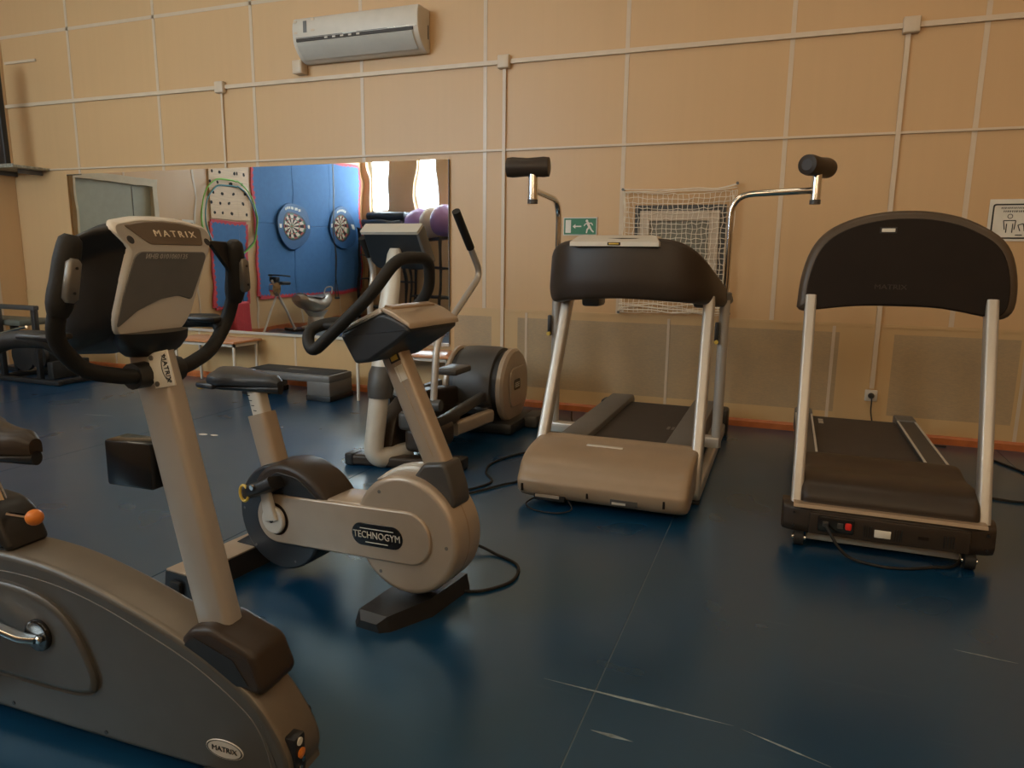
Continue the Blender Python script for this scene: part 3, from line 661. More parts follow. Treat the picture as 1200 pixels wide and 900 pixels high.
# seat assembly
sb = [(-.75, .49), (-.735, .60), (-.695, .635), (-.61, .625), (-.57, .60), (-.525, .505)]
MB().prism(v2(loop_fillet([(*p, 0) for p in sb], .02, 3)), -.062, .062, side, .018, 3).build('seat_collar', M_BLACK, t)
sp = MB().tube([L3(-.625, 0, .60), L3(-.715, 0, .80)], .021, 14).build('seat_post', M_CHROME, t)
for k in range(5):
    c = Vector(L3(-.634 - .0145 * k, .0205, .632 + .032 * k)); MB().lathe([(.0055, -.0002), (.0055, -.0022)], c, 'y', 10).build('post_hole', M_BLACK, sp)
kn = MB().tube([L3(-.56, .03, .60), L3(-.475, .03, .602)], .007, 8).build('knob_stem', M_CHROME, t)
MB().lathe([(.022 * math.sin(PI * q / 10), -.022 * math.cos(PI * q / 10)) for q in range(11)], L3(-.462, .03, .604), 'x', 18).build('adjust_knob', M_ORANGE, kn)
def saddle(name, parent, u0, u1, hw, z0, th, mtop, mbase, rise=.03):
    rings = []; base = []
    for k in range(13):
        s_ = k / 12; u = u0 + (u1 - u0) * s_
        w = hw * (1 - .80 * max(0, (s_ - .25) / .75) ** .75) * (math.sqrt(max(0, 1 - ((.12 - s_) / .12) ** 2)) * .55 + .45 if s_ < .12 else 1) * (1 if s_ < .93 else .75)
        zt = z0 + th + rise * (1 - s_) ** 2 - (.02 if s_ > .93 else 0)
        rings.append([L3(u, w * math.cos(a), z0 + .012 + (zt - z0 - .012) * (max(0, math.sin(a)) ** .6 if math.sin(a) > 0 else 0) - (.012 if math.sin(a) < 0 else 0)) for a in [2 * PI * q / 20 for q in range(20)]])
        base.append([L3(u, w * .86 * math.cos(a), z0 - .012 + .02 * math.sin(a)) for a in [2 * PI * q / 16 for q in range(16)]])
    o = MB().loft(rings).build(name, mtop, parent); MB().loft(base).build('saddle_base', mbase, o); return o
saddle('saddle', t, -.83, -.470, .125, .770, .06, M_BROWN, M_BLACK)
# console: hexagonal head leaning with the mast
ku = lambda z: -.05 + .42 * (z - 1.12) if z < 1.305 else .0277 - .45 * (z - 1.305)
def KF(v, z, d): return (ku(z) + d, -v, z - d * .25)
face = [(-.112, 1.145), (-.098, 1.112), (0, 1.102), (.098, 1.112), (.112, 1.145), (.114, 1.22), (.114, 1.304), (.142, 1.342), (.136, 1.360), (.07, 1.372), (0, 1.375), (-.07, 1.372), (-.136, 1.360), (-.142, 1.342), (-.114, 1.304), (-.114, 1.22)]
face = v2(loop_fillet([(*p, 0) for p in face], .012, 2))
def scaled(k, dz=0): return [(p[0] * k, 1.235 + (p[1] - 1.235) * k + dz) for p in face]
def back(d, w, drop):   # rings behind the face: flare out sideways, fall away from the top
    return [(-.02 + .25 * (z - 1.23) + d, -v * w, z - drop * max(0, (z - 1.10) / .27) + d * .42 * max(0, (1.20 - z) / .1)) for v, z in face]
ca = MB()
ca.loft([[KF(v, z, -.004) for v, z in scaled(.985)], back(-.035, 1.10, .008), back(-.085, 1.28, .035), back(-.11, 1.26, .05), back(-.12, 1.1, .06)])
co = ca.build('console_housing', M_BLACK, t)
fr = MB(); fr.loft([[KF(v, z, d) for v, z in scaled(k)] for d, k in ((-.012, 1.0), (-.002, .998), (.004, .985), (.006, .965))])
fo = fr.build('console_face_frame', mat('console_silver', (.66, .63, .58), .36, metal=.1, var=.02), co)
pan = [(-.098, 1.185), (-.05, 1.198), (.0, 1.192), (.06, 1.168), (.105, 1.130), (.109, 1.20), (.104, 1.29), (.092, 1.301), (-.098, 1.301), (-.107, 1.29)]
MB().prism(v2(loop_fillet([(*p, 0) for p in pan], .01, 3)), .004, .0085, lambda a, b, q: KF(a, b, q), .002, 2).build('console_grey_panel', mat('console_grey', (.19, .188, .185), .5), fo)
bad = [(-.098, 1.316), (.060, 1.316), (.112, 1.356), (.05, 1.366), (0, 1.368), (-.05, 1.366), (-.112, 1.356)]
bd = MB().prism(v2(loop_fillet([(*p, 0) for p in bad], .008, 3)), .004, .009, lambda a, b, q: KF(a, b, q), .002, 2).build('console_badge', mat('badge_bronze', (.14, .105, .075), .35, metal=.4), fo)
kx = Vector((0, 1, 0)); kz = Vector((.42, 0, 1))
kz2 = Vector((-.45, 0, 1)); text('badge_lettering', 'MATRIX', .022, frame(KF(-.022, 1.341, .0102), kx, kz2), mat('bright_lettering', (.80, .70, .55), .3), bd, xs=1.2, space=1.45)
text('marker_lettering', 'ИНВ 0101060135', .0165, frame(KF(.015, 1.290, .0093), kx, kz), mat('chalk_marker', (.60, .58, .55), .7), fo, ext=.0003)
for v in (.108, -.118): MB().prism(circ(v, 1.325, .0085, 14), .004, .0075, lambda a, b, q: KF(a, b, q)).build('screw_recess', M_BLACK, fo)
ub = MB(); ub.loft([[(-.055 + .055 * k * math.cos(a) + o_, .075 * k * math.sin(a), z) for a in [2 * PI * q / 24 for q in range(24)]] for k, z, o_ in ((1.25, 1.115, .005), (1.2, 1.095, .005), (1.02, 1.072, -.002), (.78, 1.058, -.006))])
ub.build('console_neck', M_BLACK, co)
# handlebars
for s_ in (1, -1):
    h = MB().tube(fillet([L3(-.045, .0, 1.015), L3(-.035, s_ * .08, 1.015), L3(-.048, s_ * .192, 1.045), L3(-.045, s_ * .255, 1.12), L3(-.015, s_ * .255, 1.20)], .04), .018, 12).build('handlebar', M_BLACK2, t)
    MB().tube(spline([L3(-.022, s_ * .257, 1.17), L3(-.01, s_ * .252, 1.22), L3(.0, s_ * .243, 1.28), L3(.008, s_ * .234, 1.33)], 4), [.019, .022, .025, .026, .026, .025, .025, .025, .025, .024, .023, .021, .012], 14).build('grip', M_BLACK2, h)
    a = Vector(L3(.016, s_ * .257, 1.205)); b = Vector(L3(.022, s_ * .247, 1.275)); d = (b - a)
    pv = MB().tube([a - d * .12, a, b, b + d * .12], [.55, 1, 1, .55], flat=(.010, .014), up=(1, 0, 0)).build('pulse_sensor', mat('sensor_steel', (.19, .18, .165), .4, metal=.5), h)
    for q in (.15, .85): MB().lathe([(.003, 0), (.003, .002)], a + d * q + Vector((.0105, 0, 0)), 'x', 8).build('sensor_screw', M_BLACK, pv)
    MB().tube(fillet([L3(-.046, s_ * .232, 1.095), L3(-.07, s_ * .245, 1.118), L3(-.18, s_ * .245, 1.115), L3(-.36, s_ * .21, 1.055), L3(-.40, s_ * .16, 1.05)], .06), .019, 12).build('rear_grip', M_BLACK2, h)
    MB().rbox((-.14, -s_ * .235 - .03, 1.115), (-.045, -s_ * .235 + .03, 1.130), .006).build('elbow_rest', M_BLACK, h)
MB().prism([(-.150, 1.328), (-.215, 1.326), (-.235, 1.30), (-.228, 1.245)], -.012, .0, lambda a, b, q: (q, -a, b), .002, 1).build('phone_flap', M_BLACK, t)
MB().tube([L3(-.045, -.07, 1.015), L3(-.045, .07, 1.015)], .031, 14).build('handlebar_clamp', M_BLACK, t)
# nose details
lg = MB().prism(circ(.150, .105, .056, 28, .026), .0675, .0705, side, .0012, 1).build('logo_badge', M_PALE, bo)
MB().add([L3(.150 + k * .053 * math.cos(a), .0708, .105 + k * .0235 * math.sin(a)) for k in (1, .93) for a in [2 * PI * q / 28 for q in range(28)]], [(i, (i + 1) % 28, 28 + (i + 1) % 28, 28 + i) for i in range(28)]).build('badge_ring', M_BLACK, lg, smooth=0)
text('badge_lettering', 'MATRIX', .019, frame(L3(.150, .0712, .105), (1, 0, 0), (0, 0, 1)), M_BLACK, lg, xs=1.1)
so = MB().rbox((.305, -.052, .055), (.342, -.010, .165), .006).build('power_inlet', M_BLACK, bo)
MB().lathe([(.012, .342), (.013, .346), (.006, .348)], (0, -.031, .120), 'x', 14).build('power_jack', M_ORANGE, so)
MB().lathe([(.010, .338), (.010, .3445)], (0, -.034, .152), 'x', 14).build('warning_dot', M_LABEL, so)
for z in (.10, .085): MB().lathe([(.006, .341), (.006, .346)], (0, -.026 - .01 * (z < .09), z), 'x', 10).build('jack_pin', M_CHROME, so)

# ================================================================== TAN BIKE (second bike)
t = thing('upright_bike', (-1.62, 2.25, 0), R_(-6), 'champagne upright exercise bike with round front housing and oval black badge', 'exercise bike')
M_TAN = M_CHAMP
fh = MB().prism(circ(.415, .306, .222, 56), -.092, .088, side, .022, 4).build('front_housing', M_TAN, t)
MB().prism(circ(.415, .306, .2225, 56), -.002, .003, side).build('housing_seam', M_CHAMP2, fh)
def cap(c0, c1, r0, r1, n=18):
    a = Vector(c0); b = Vector(c1); d = (b - a).normalized(); an = math.atan2(d.y, d.x); out = []
    for k in range(n + 1): q = an + PI / 2 + PI * k / n; out.append((a.x + r0 * math.cos(q), a.y + r0 * math.sin(q)))
    for k in range(n + 1): q = an - PI / 2 + PI * k / n; out.append((b.x + r1 * math.cos(q), b.y + r1 * math.sin(q)))
    return out
rh = MB().prism(circ(-.195, .262, .216, 48), -.078, .078, side, .012, 3).build('crank_housing', M_NAVY, t)
MB().prism(cap((-.195, .262), (.41, .302), .098, .105), -.080, .080, side, .012, 3).build('frame_beam', M_TAN, t)
ar = MB().prism(cap((-.195, .262), (.435, .302), .100, .100), .076, .098, side, .008, 3).build('drive_cover', M_TAN, t)
MB().prism(circ(-.195, .262, .068, 32), .092, .0985, side, .002, 1).build('crank_recess', M_BROWND, ar)
for u, z in ((.31, .455), (.31, .15), (.595, .295)): MB().prism(circ(u, z, .007, 10), .084, .0895, side).build('screw', M_MGREY, fh)
for u, z in ((-.385, .27), (-.12, .09), (-.33, .12)): MB().prism(circ(u, z, .005, 10), .075, .0795, side).build('screw', M_MGREY, rh)
lb = MB().prism(cap((.232, .284), (.375, .293), .043, .043, 12), .0975, .1005, side, .001, 1).build('logo_badge', M_GLOSS, ar)
text('badge_lettering', 'TECHNOGYM', .037, frame(L3(.303, .1012, .287), (1, 0, .06), (-.06, 0, 1)), mat('badge_white', (.55, .52, .46), .4), lb, xs=.92)
for w, z in ((.15, .312), (.10, .260)): MB().tube([L3(.303 - w / 2, .101, z - w * .03), L3(.303 + w / 2, .101, z + w * .03)], .0016, 4).build('badge_line', M_PALE, lb)
# top hump over the crank
hump = [(-.31, .40), (-.26, .455), (-.18, .485), (-.09, .477), (0, .435), (.06, .37), (.03, .35), (-.10, .36), (-.25, .36)]
MB().prism(v2(spline([(*p, 0) for p in hump + hump[:1]], 3)[:-1]), -.09, .088, side, .018, 3).build('saddle_tube_cover', M_BROWN, t)
MB().prism(v2(loop_fillet([(-.28, .385, 0), (-.19, .455, 0), (-.08, .445, 0), (.03, .368, 0), (-.10, .362, 0)], .02, 3)), .086, .092, side, .002, 1).build('cover_panel', M_BLACK, t)
cr = MB().prism(circ(-.195, .262, .057, 28), .098, .118, side, .008, 2).build('crank_disc', M_PALE, t)
MB().tube([L3(-.195, .116, .265), L3(-.205, .12, .31), L3(-.215, .124, .385)], [1.3, 1.1, .9], flat=(.026, .010), up=(1, 0, 0)).build('crank_arm', M_PALE, cr)
MB().prism(circ(-.197, .262, .010, 12), .117, .1215, side).build('crank_bolt', M_BLACK, cr)
pd = MB().tube(spline([L3(-.27, .13, .372), L3(-.24, .14, .390), L3(-.20, .14, .405), L3(-.15, .13, .43)], 4), .9, flat=(.026, .05), up=(0, 0, 1)).build('pedal', M_BLACK, cr)
MB().tube([L3(-.275 + .022 * math.cos(a), .175, .378 + .032 * math.sin(a)) for a in [2 * PI * q / 14 for q in range(14)]], .006, 6, closed=True, up=(0, 1, 0)).build('pedal_clip', M_YELLOW, pd)
MB().lathe([(.010, -.185), (.010, -.195)], (-.215, 0, .415), 'y', 10).build('pedal_bolt', M_CHROME, pd)
cl = MB().prism(circ(-.195, .262, .05, 24), -.11, -.08, side, .006, 2).build('crank_disc', M_PALE, t)
MB().tube([L3(-.195, -.11, .262), L3(-.175, -.118, .13)], .9, flat=(.018, .01), up=(1, 0, 0)).build('crank_arm', M_PALE, cl)
MB().rbox((-.24, .13, .10), (-.11, .23, .13), .012).build('pedal', M_BLACK, cl)
# seat
MB().tube([L3(-.275, 0, .42), L3(-.345, 0, .655)], 1, flat=(.050, .042), up=(1, 0, 0)).build('seat_tube', M_TAN, t)
sp = MB().tube([L3(-.335, 0, .63), L3(-.375, 0, .775)], 1, flat=(.034, .028), up=(1, 0, 0)).build('seat_post', M_PALE, t)
for k in range(5): MB().box((-.352 - .011 * k - .008, -.0295, .668 + .02 * k), (-.352 - .011 * k + .008, -.0275, .671 + .02 * k)).build('height_mark', M_BLACK, sp, smooth=0)
sd = saddle('saddle', t, -.555, -.235, .112, .775, .042, M_NAVY, M_BLACK, .015)
MB().rbox((-.59, -.115, .755), (-.49, .105, .78), .010).build('saddle_lip', M_BLACK, sd)
MB().rbox((-.594, -.10, .748), (-.570, -.05, .758), .003).build('saddle_tag', M_YELLOW, sd)
# mast and collar
col_ = [(.335, .486), (.43, .515), (.475, .575), (.565, .590), (.600, .50), (.612, .435), (.575, .412), (.47, .475)]
MB().prism(v2(loop_fillet([(*p, 0) for p in col_], .02, 3)), -.054, .054, side, .014, 3).build('mast_collar', M_DGREY, t)
mast = MB().tube([L3(.532, 0, .52), L3(.515, 0, .56), L3(.31, 0, .985)], 1, flat=(.047, .036), up=(1, 0, 0)).build('mast', M_TAN, t)
MB().tube([L3(.507, .0345, .60), L3(.325, .0345, .975)], .0035, 4).build('mast_groove', M_CHAMP2, mast)
s1 = MB().tube([L3(.356, .036, .925), L3(.336, .036, .965)], 1, flat=(.022, .002), up=(1, 0, .5)).build('sticker', M_BLACK, mast)
MB().tube([L3(.353, .0385, .931), L3(.339, .0385, .960)], 1, flat=(.015, .001), up=(1, 0, .5)).build('sticker_print', M_YELLOW, s1)
MB().tube([L3(.390, .036, .862), L3(.363, .036, .912)], 1, flat=(.018, .0015), up=(1, 0, .5)).build('paper_label', M_LABEL, mast)
MB().prism(v2(spline([(.24, .47, 0), (.33, .53, 0), (.44, .55, 0), (.44, .50, 0), (.30, .46, 0), (.24, .47, 0)], 3)[:-1]), -.05, .02, side, .012, 2).build('inner_cap', M_PALE, t)
# feet
ft = MB(); ft.loft([[L3(u, v, z) for u, z in ((a0, 0), (a1, 0), (a1 - .012, h), (a0 + .02, h))] for v, a0, a1, h in ((.235, .31, .41, .03), (.21, .285, .44, .055), (.05, .295, .51, .065), (-.20, .32, .52, .065), (-.235, .36, .50, .035))])
ft.build('front_foot', M_BLACK, t, smooth=25)
rf = MB().loft([[L3(u, v, z) for u, z in ((-.52, 0), (-.36, 0), (-.37, .085), (-.505, .085))] for v in (.37, -.33)]).build('rear_foot', M_BLACK, t, smooth=25)
MB().rbox((-.51, -.365, .083), (-.37, .32, .092), .004).build('foot_cover', M_TAN, rf)
MB().rbox((-.47, -.39, .0), (-.41, -.365, .06), .01).build('foot_wheel', M_BLACK2, rf)
MB().prism([(-.50, .08), (-.36, .08), (-.22, .20), (-.30, .20)], -.05, .05, side, .01, 2).build('foot_bracket', M_NAVY, t)
# console
CU, CZ = .028, .03
def sh(ps): return [(p[0] + CU, p[1] + CZ, 0) for p in ps]
con = sh([(.175, .985), (.185, 1.005), (.30, 1.058), (.355, 1.080), (.40, 1.068), (.455, 1.045), (.47, 1.02), (.42, .98), (.30, .905), (.235, .895)])
cn = MB().prism(v2(loop_fillet(con, .012, 3)), -.150, .150, side, .014, 3).build('console_body', M_NAVY, t)
MB().prism(v2(loop_fillet(sh([(.172, .995), (.186, 1.016), (.35, 1.094), (.362, 1.078)]), .006, 2)), -.155, .155, side, .006, 2).build('console_bezel', mat('bezel_silver', (.66, .65, .63), .35, metal=.1), cn)
MB().prism(v2(loop_fillet(sh([(.345, 1.084), (.36, 1.096), (.41, 1.080), (.468, 1.048), (.472, 1.028), (.40, 1.06)]), .006, 2)), -.157, .153, side, .006, 2).build('console_hood', M_TAN, cn)
MB().prism(v2(loop_fillet(sh([(.350, 1.090), (.352, 1.102), (.385, 1.095), (.385, 1.085)]), .003, 2)), -.13, .13, side, .003, 1).build('hood_inlay', M_CHAMP2, cn)
# handlebar loop
lp = fillet([L3(.26, .05, 1.04), L3(.15, .10, 1.065), L3(.075, .175, 1.035), L3(.125, .210, .955), L3(.36, .175, 1.165), L3(.412, .095, 1.288), L3(.412, -.095, 1.288), L3(.36, -.175, 1.165), L3(.125, -.210, .955), L3(.075, -.175, 1.035), L3(.15, -.10, 1.065), L3(.26, -.05, 1.04)], .06, 6)
hb = MB().tube(lp, .021, 12, up=(0, 1, 0)).build('handlebar_loop', M_BLACK2, t)
MB().rbox((.12, -.15, 1.04), (.22, .15, 1.062), .01).build('arm_rest', M_BLACK2, hb)

# ================================================================== ELLIPTICAL TRAINER (between the bikes and the wall)
class Off:      # world coordinates -> offsets from a thing's base
    def __init__(s, x, y): s.o = Vector((x, y, 0))
    def __call__(s, x, y, z): return tuple(Vector((x, y, z)) - s.o)
    def box(s, a, b): return s(*a), s(*b)
E_ = Off(-2.25, 4.2)
t = thing('elliptical_trainer', (-2.25, 4.2, 0), 0, 'silver elliptical cross trainer with dark console and rear drive drum, near the mirror', 'elliptical trainer')
MB().tube([E_(-2.47, 3.70, .035), E_(-2.1, 3.74, .04), E_(-1.80, 3.83, .045)], 1, flat=(.033, .055)).build('front_base', M_BROWN, t)
for x, y in ((-2.475, 3.70), (-1.795, 3.832)): MB().rbox(*E_.box((x - .03, y - .06, 0), (x + .03, y + .06, .075)), .012).build('base_end_cap', M_BLACK, t)
MB().tube(fillet([E_(-2.17, 3.86, .07), E_(-2.27, 3.68, .055), E_(-2.305, 3.66, .10), E_(-2.29, 3.72, .46)], .09, 6), .060, 18).build('lower_column', M_PALE, t)
MB().loft([[E_(-2.285 + r * math.cos(a), y + r * .9 * math.sin(a), z) for a in [2 * PI * q / 20 for q in range(20)]] for r, y, z in ((.078, 3.72, .435), (.085, 3.73, .50), (.083, 3.745, .58), (.070, 3.76, .625))]).build('column_collar', M_DGREY, t)
MB().loft([[E_(-2.29 + w * math.cos(a), y + w * .7 * math.sin(a), z) for a in [2 * PI * q / 20 for q in range(20)]] for w, y, z in ((.068, 3.75, .60), (.068, 3.80, .83), (.060, 3.88, 1.10), (.048, 3.93, 1.30), (.035, 3.94, 1.335))]).build('upper_column', M_PALE, t)
# console leaning with the column: top edge nearer the camera
def EC(x, b, d):
    p0 = Vector((x, 4.05, 1.225)); p1 = Vector((x, 3.89, 1.445)); n = Vector((0, -.81, -.59))
    return E_(*(p0 + (p1 - p0) * b + n * d))
cs = v2(loop_fillet([(-2.47, 0, 0), (-2.09, 0, 0), (-2.085, .2, 0), (-2.10, 1, 0), (-2.48, 1, 0), (-2.50, .2, 0)], .03, 3))
cn = MB().prism(cs, -.05, .03, lambda a, b, q: EC(a, b, q), .012, 2).build('console', M_NAVY, t)
MB().prism([(-2.49, .955), (-2.09, .955), (-2.09, 1.04), (-2.49, 1.04)], -.055, .036, lambda a, b, q: EC(a, b, q), .008, 2).build('console_top_bezel', M_PALE, cn)
MB().prism([(-2.115, .05), (-2.085, .05), (-2.085, .97), (-2.105, .97)], -.055, .034, lambda a, b, q: EC(a, b, q), .006, 2).build('console_side_bezel', M_MGREY, cn)
# swinging arms
def arm(x, pts, grip):
    a = MB().tube(fillet([E_(x, y, z) for y, z in pts], .10, 6), .021, 12).build('swing_arm', M_SILVER, t)
    (y0, z0), (y1, z1) = pts[-1], pts[-2]; d = Vector((0, y1 - y0, z1 - z0)).normalized() * grip
    MB().tube([Vector(E_(x, y0, z0)) + Vector((0, 0, .0)) - d * .02, Vector(E_(x, y0, z0)) + d], .026, 12).build('grip', M_BLACK2, a)
    MB().tube([E_(x - .05, pts[0][0], pts[0][1]), E_(x + .05, pts[0][0], pts[0][1])], .035, 14).build('pivot', M_DGREY, a)
arm(-1.91, [(3.70, .42), (3.75, .80), (4.40, 1.175), (4.02, 1.555)], .30)
arm(-2.64, [(4.30, .42), (4.18, .95), (4.26, 1.20), (4.12, 1.40)], .14)
MB().tube([E_(-2.66, 4.30, .42), E_(-2.3, 3.95, .42), E_(-1.91, 3.70, .42)], .024, 10).build('arm_shaft', M_SILVER, t)
# linkages, pedals, rails
MB().prism(v2(loop_fillet([(3.72, .07, 0), (3.80, .30, 0), (4.05, .42, 0), (4.75, .34, 0), (4.95, .10, 0)], .06, 4)), -2.34, -2.22, lambda a, b, q: E_(q, a, b), .02, 2).build('main_beam', M_BROWN, t)
for x, y0, z0, pv in ((-2.02, 3.98, .20, 3.78), (-2.50, 4.40, .28, 4.2)):
    r = MB().tube([E_(x, pv - .05, z0 + .02), E_(x, 4.95, .30)], 1, flat=(.035, .025)).build('pedal_rail', M_DGREY, t)
    p = MB().loft([[E_(x + u * w, y, z0 + zz) for u, zz in ((-1, .03), (1, .03), (1, .055 + h), (.85, .075 + h), (.8, .06), (-.8, .06), (-.85, .075 + h), (-1, .055 + h))] for y, w, h in ((y0 - .2, .055, .035), (y0 - .12, .075, .03), (y0 + .1, .075, .015), (y0 + .2, .06, .005))]).build('pedal', M_BLACK, r)
    MB().tube([E_(x + .02, pv, z0 + .05), E_(x + .04, 3.78 if x > -2.3 else 4.3, .42)], .017, 10).build('pedal_link', M_DGREY, r)
MB().rbox(*E_.box((-2.13, 3.72, .10), (-1.93, 4.05, .26)), .04, 3).build('front_cover', M_BROWN, t)
MB().rbox(*E_.box((-2.16, 3.70, .24), (-2.02, 3.86, .36)), .03, 3).build('foot_cup', M_DGREY, t)
MB().tube([E_(-1.99, 4.15, .165), E_(-1.93, 4.62, .165)], 1, flat=(.045, .032)).build('side_rail', M_CHAMP, t)
MB().rbox(*E_.box((-2.18, 4.25, .50), (-2.02, 4.50, .545)), .015).build('stepping_plate', M_DGREY, t)
# drive drum
dc = (-2.105, 4.98, .325)
dr = MB().lathe([(.24, -.175), (.285, -.16), (.292, -.08), (.292, .08), (.285, .13), (.24, .14)], E_(*dc), 'x', 40).build('drive_drum', M_DGREY, t)
for x, m_, nm, r in ((.155, M_BLACK, 'drum_gap', .262), (-.19, M_BLACK, 'drum_gap', .262)): MB().lathe([(r, x - .025), (r, x + .025)], E_(*dc), 'x', 36).build(nm, m_, dr)
fc = MB().lathe([(.27, .175), (.285, .185), (.285, .215), (.265, .235), (.19, .240)], E_(*dc), 'x', 44).build('side_disc', M_CHAMP, dr)
MB().lathe([(.27, -.205), (.285, -.215), (.285, -.235), (.265, -.25), (.19, -.255)], E_(*dc), 'x', 40).build('side_disc', M_CHAMP, dr)
MB().prism(v2(rrect(0, 0, .17, .15, .08)), .238, .252, lambda a, b, q: E_(dc[0] + q, dc[1] + a + .02, dc[2] + b), .008, 2).build('disc_boss', M_CHAMP, fc)
lb = MB().prism(v2(rrect(0, 0, .062, .040, .018)), .252, .2555, lambda a, b, q: E_(dc[0] + q, dc[1] + a - .02, dc[2] + b + .02), .001, 1).build('logo_badge', M_GLOSS, fc)
for z in (.012, -.002, -.016): MB().box(E_(dc[0] + .2556, dc[1] - .065, dc[2] + .02 + z - .003), E_(dc[0] + .2565, dc[1] + .02, dc[2] + .02 + z + .003)).build('badge_line', M_PALE, lb, smooth=0)
MB().rbox(*E_.box((-2.38, 4.72, 0), (-1.80, 5.28, .09)), .03).build('drum_base', M_BLACK, t)
MB().rbox(*E_.box((-1.83, 5.0, 0), (-1.70, 5.25, .10)), .03).build('rear_foot', M_DGREY, t)
MB().rbox(*E_.box((-2.25, 4.63, .15), (-1.95, 4.72, .22)), .02).build('drum_step', M_BLACK, t)

# ================================================================== LEFT TREADMILL (tan hood, chrome support arms)
T_ = Off(-.825, 4.4)
t = thing('treadmill', (-.825, 4.4, 0), 0, 'treadmill with tan motor hood and silver frame, left of the two treadmills', 'treadmill')
hp = [(3.86, .10), (3.60, .055), (3.47, .035), (3.425, .052), (3.404, .085), (3.400, .125), (3.412, .150), (3.430, .172), (3.462, .215), (3.53, .255), (3.64, .282), (3.76, .290), (3.85, .285)]
hpf = [(p[0], p[1]) for p in spline([(*p, 0) for p in hp + hp[:1]], 4)[:-1]]
rings = []
for x, k in ((-1.275, .80), (-1.270, .90), (-1.255, .96), (-1.22, .99), (-1.10, 1.0), (-.55, 1.0), (-.43, .99), (-.395, .96), (-.380, .90), (-.375, .80)):
    rings.append([T_(x, 3.66 + (y - 3.66) * k, .15 + (z - .15) * k) for y, z in hpf])
hd = MB().loft(rings).build('motor_hood', M_CHAMP2, t, smooth=50)
MB().rbox(*T_.box((-.96, 3.662, .279), (-.76, 3.690, .290)), .004).build('hood_slot', M_PALE, hd)
for x in (-1.235, -.88, -.49): MB().rbox(*T_.box((x - .006, 3.400, .075), (x + .006, 3.420, .115)), .002).build('hood_screw', M_BROWND, hd)
MB().rbox(*T_.box((-1.17, 3.405, .036), (-1.0, 3.46, .066)), .004).build('socket_box', M_BLACK, hd)
MB().box(T_(-1.16, 3.402, .052), T_(-1.03, 3.406, .068)).build('socket_label', M_CHAMP, hd, smooth=0)
MB().rbox(*T_.box((-.76, 3.401, .062), (-.62, 3.425, .092)), .003).build('rating_plate', M_DGREY, hd)
MB().box(T_(-.75, 3.3995, .066), T_(-.68, 3.402, .078)).build('rating_label', M_PALE, hd, smooth=0)
MB().prism(circ(3.56, .145, .045, 24, .075), -.3785, -.374, lambda a, b, q: T_(q, a, b), .002, 1).build('end_disc', M_CHAMP, hd)
MB().rbox(*T_.box((-1.20, 3.55, .05), (-.45, 5.42, .17)), .03).build('deck', M_DGREY, t)
b = MB().prism([(3.80, .165), (3.80, .205), (5.35, .205), (5.40, .18), (5.40, .15)], -1.07, -.58, lambda a, b, q: T_(q, a, b)).build('running_belt', M_BELT, t)
for x in (-.665, -.635): MB().box(T_(x, 4.55, .2052), T_(x + .018, 4.63, .2058)).build('belt_mark', M_MGREY, b, smooth=0)
for x0, x1 in ((-1.225, -1.055), (-.595, -.435)):
    MB().prism(v2(loop_fillet([(3.74, .12, 0), (3.74, .245, 0), (5.44, .245, 0), (5.48, .21, 0), (5.48, .12, 0)], .02, 3)), x0, x1, lambda a, b, q: T_(q, a, b), .010, 2).build('side_rail', M_MGREY, t)
for x, xt in ((-1.262, -1.215), (-.385, -.400)):
    MB().tube(fillet([T_(x, 5.40, .055), T_(x, 3.76, .045), T_(x, 3.80, .22), T_(xt, 4.12, 1.08)], .05, 4), 1, flat=(.030, .040), up=(1, 0, 0)).build('side_frame', M_SILVER, t)
    MB().rbox(*T_.box((x - .04, 5.36, 0), (x + .045, 5.50, .20)), .02).build('rear_foot', M_BLACK, t)
    MB().rbox(*T_.box((x - .03, 3.74, 0), (x + .03, 3.82, .02)), .006).build('front_foot', M_BLACK2, t)
# wrap-round console
path = [(-1.265, 4.62, 1.10, 1.03), (-1.285, 4.40, 1.15, 1.03), (-1.285, 4.18, 1.25, 1.03), (-1.245, 4.03, 1.345, 1.035), (-1.13, 3.93, 1.392, 1.055), (-.85, 3.89, 1.402, 1.075), (-.60, 3.92, 1.392, 1.065), (-.49, 3.99, 1.335, 1.055), (-.42, 4.12, 1.235, 1.04), (-.375, 4.32, 1.145, 1.02), (-.36, 4.62, 1.085, 1.02)]
pp = spline([(x, y, zt) for x, y, zt, zb in path], 4); pb = spline([(x, y, zb) for x, y, zt, zb in path], 4)
rings = []
for i, (a, b) in enumerate(zip(pp, pb)):
    tn = (pp[min(i + 1, len(pp) - 1)] - pp[max(i - 1, 0)]); nn = Vector((tn.y, -tn.x, 0)).normalized()  # outward (towards camera in the middle)
    h = a.z - b.z; w = .055; ring = []
    for (u, z) in v2(loop_fillet([(-w, 0, 0), (w * .7, 0, 0), (w, h * .25, 0), (w * .8, h, 0), (-w * .3, h, 0), (-w, h * .6, 0)], .03, 3)):
        ring.append(T_(*(Vector((a.x, a.y, b.z + z)) + nn * u)))
    rings.append(ring)
ch = MB().loft(rings).build('console_shield', M_BROWN, t, smooth=50)
tr = MB().loft([[T_(x, 3.880 + dy, z) for x, z in ((-1.13 - e, z0), (-.645 + e, z0))] + [T_(x, 3.880 + dy + .16, z) for x, z in ((-.645 + e, z0), (-1.13 - e, z0))] for z0, e, dy in ((1.355, 0, -.06), (1.378, .0, -.058), (1.412, -.03, .01), (1.416, -.05, .03))]).build('reading_tray', M_PALE, ch, smooth=20)
MB().rbox(*T_.box((-.92, 3.816, 1.360), (-.85, 3.830, 1.376)), .002).build('tray_badge', M_BROWND, tr)
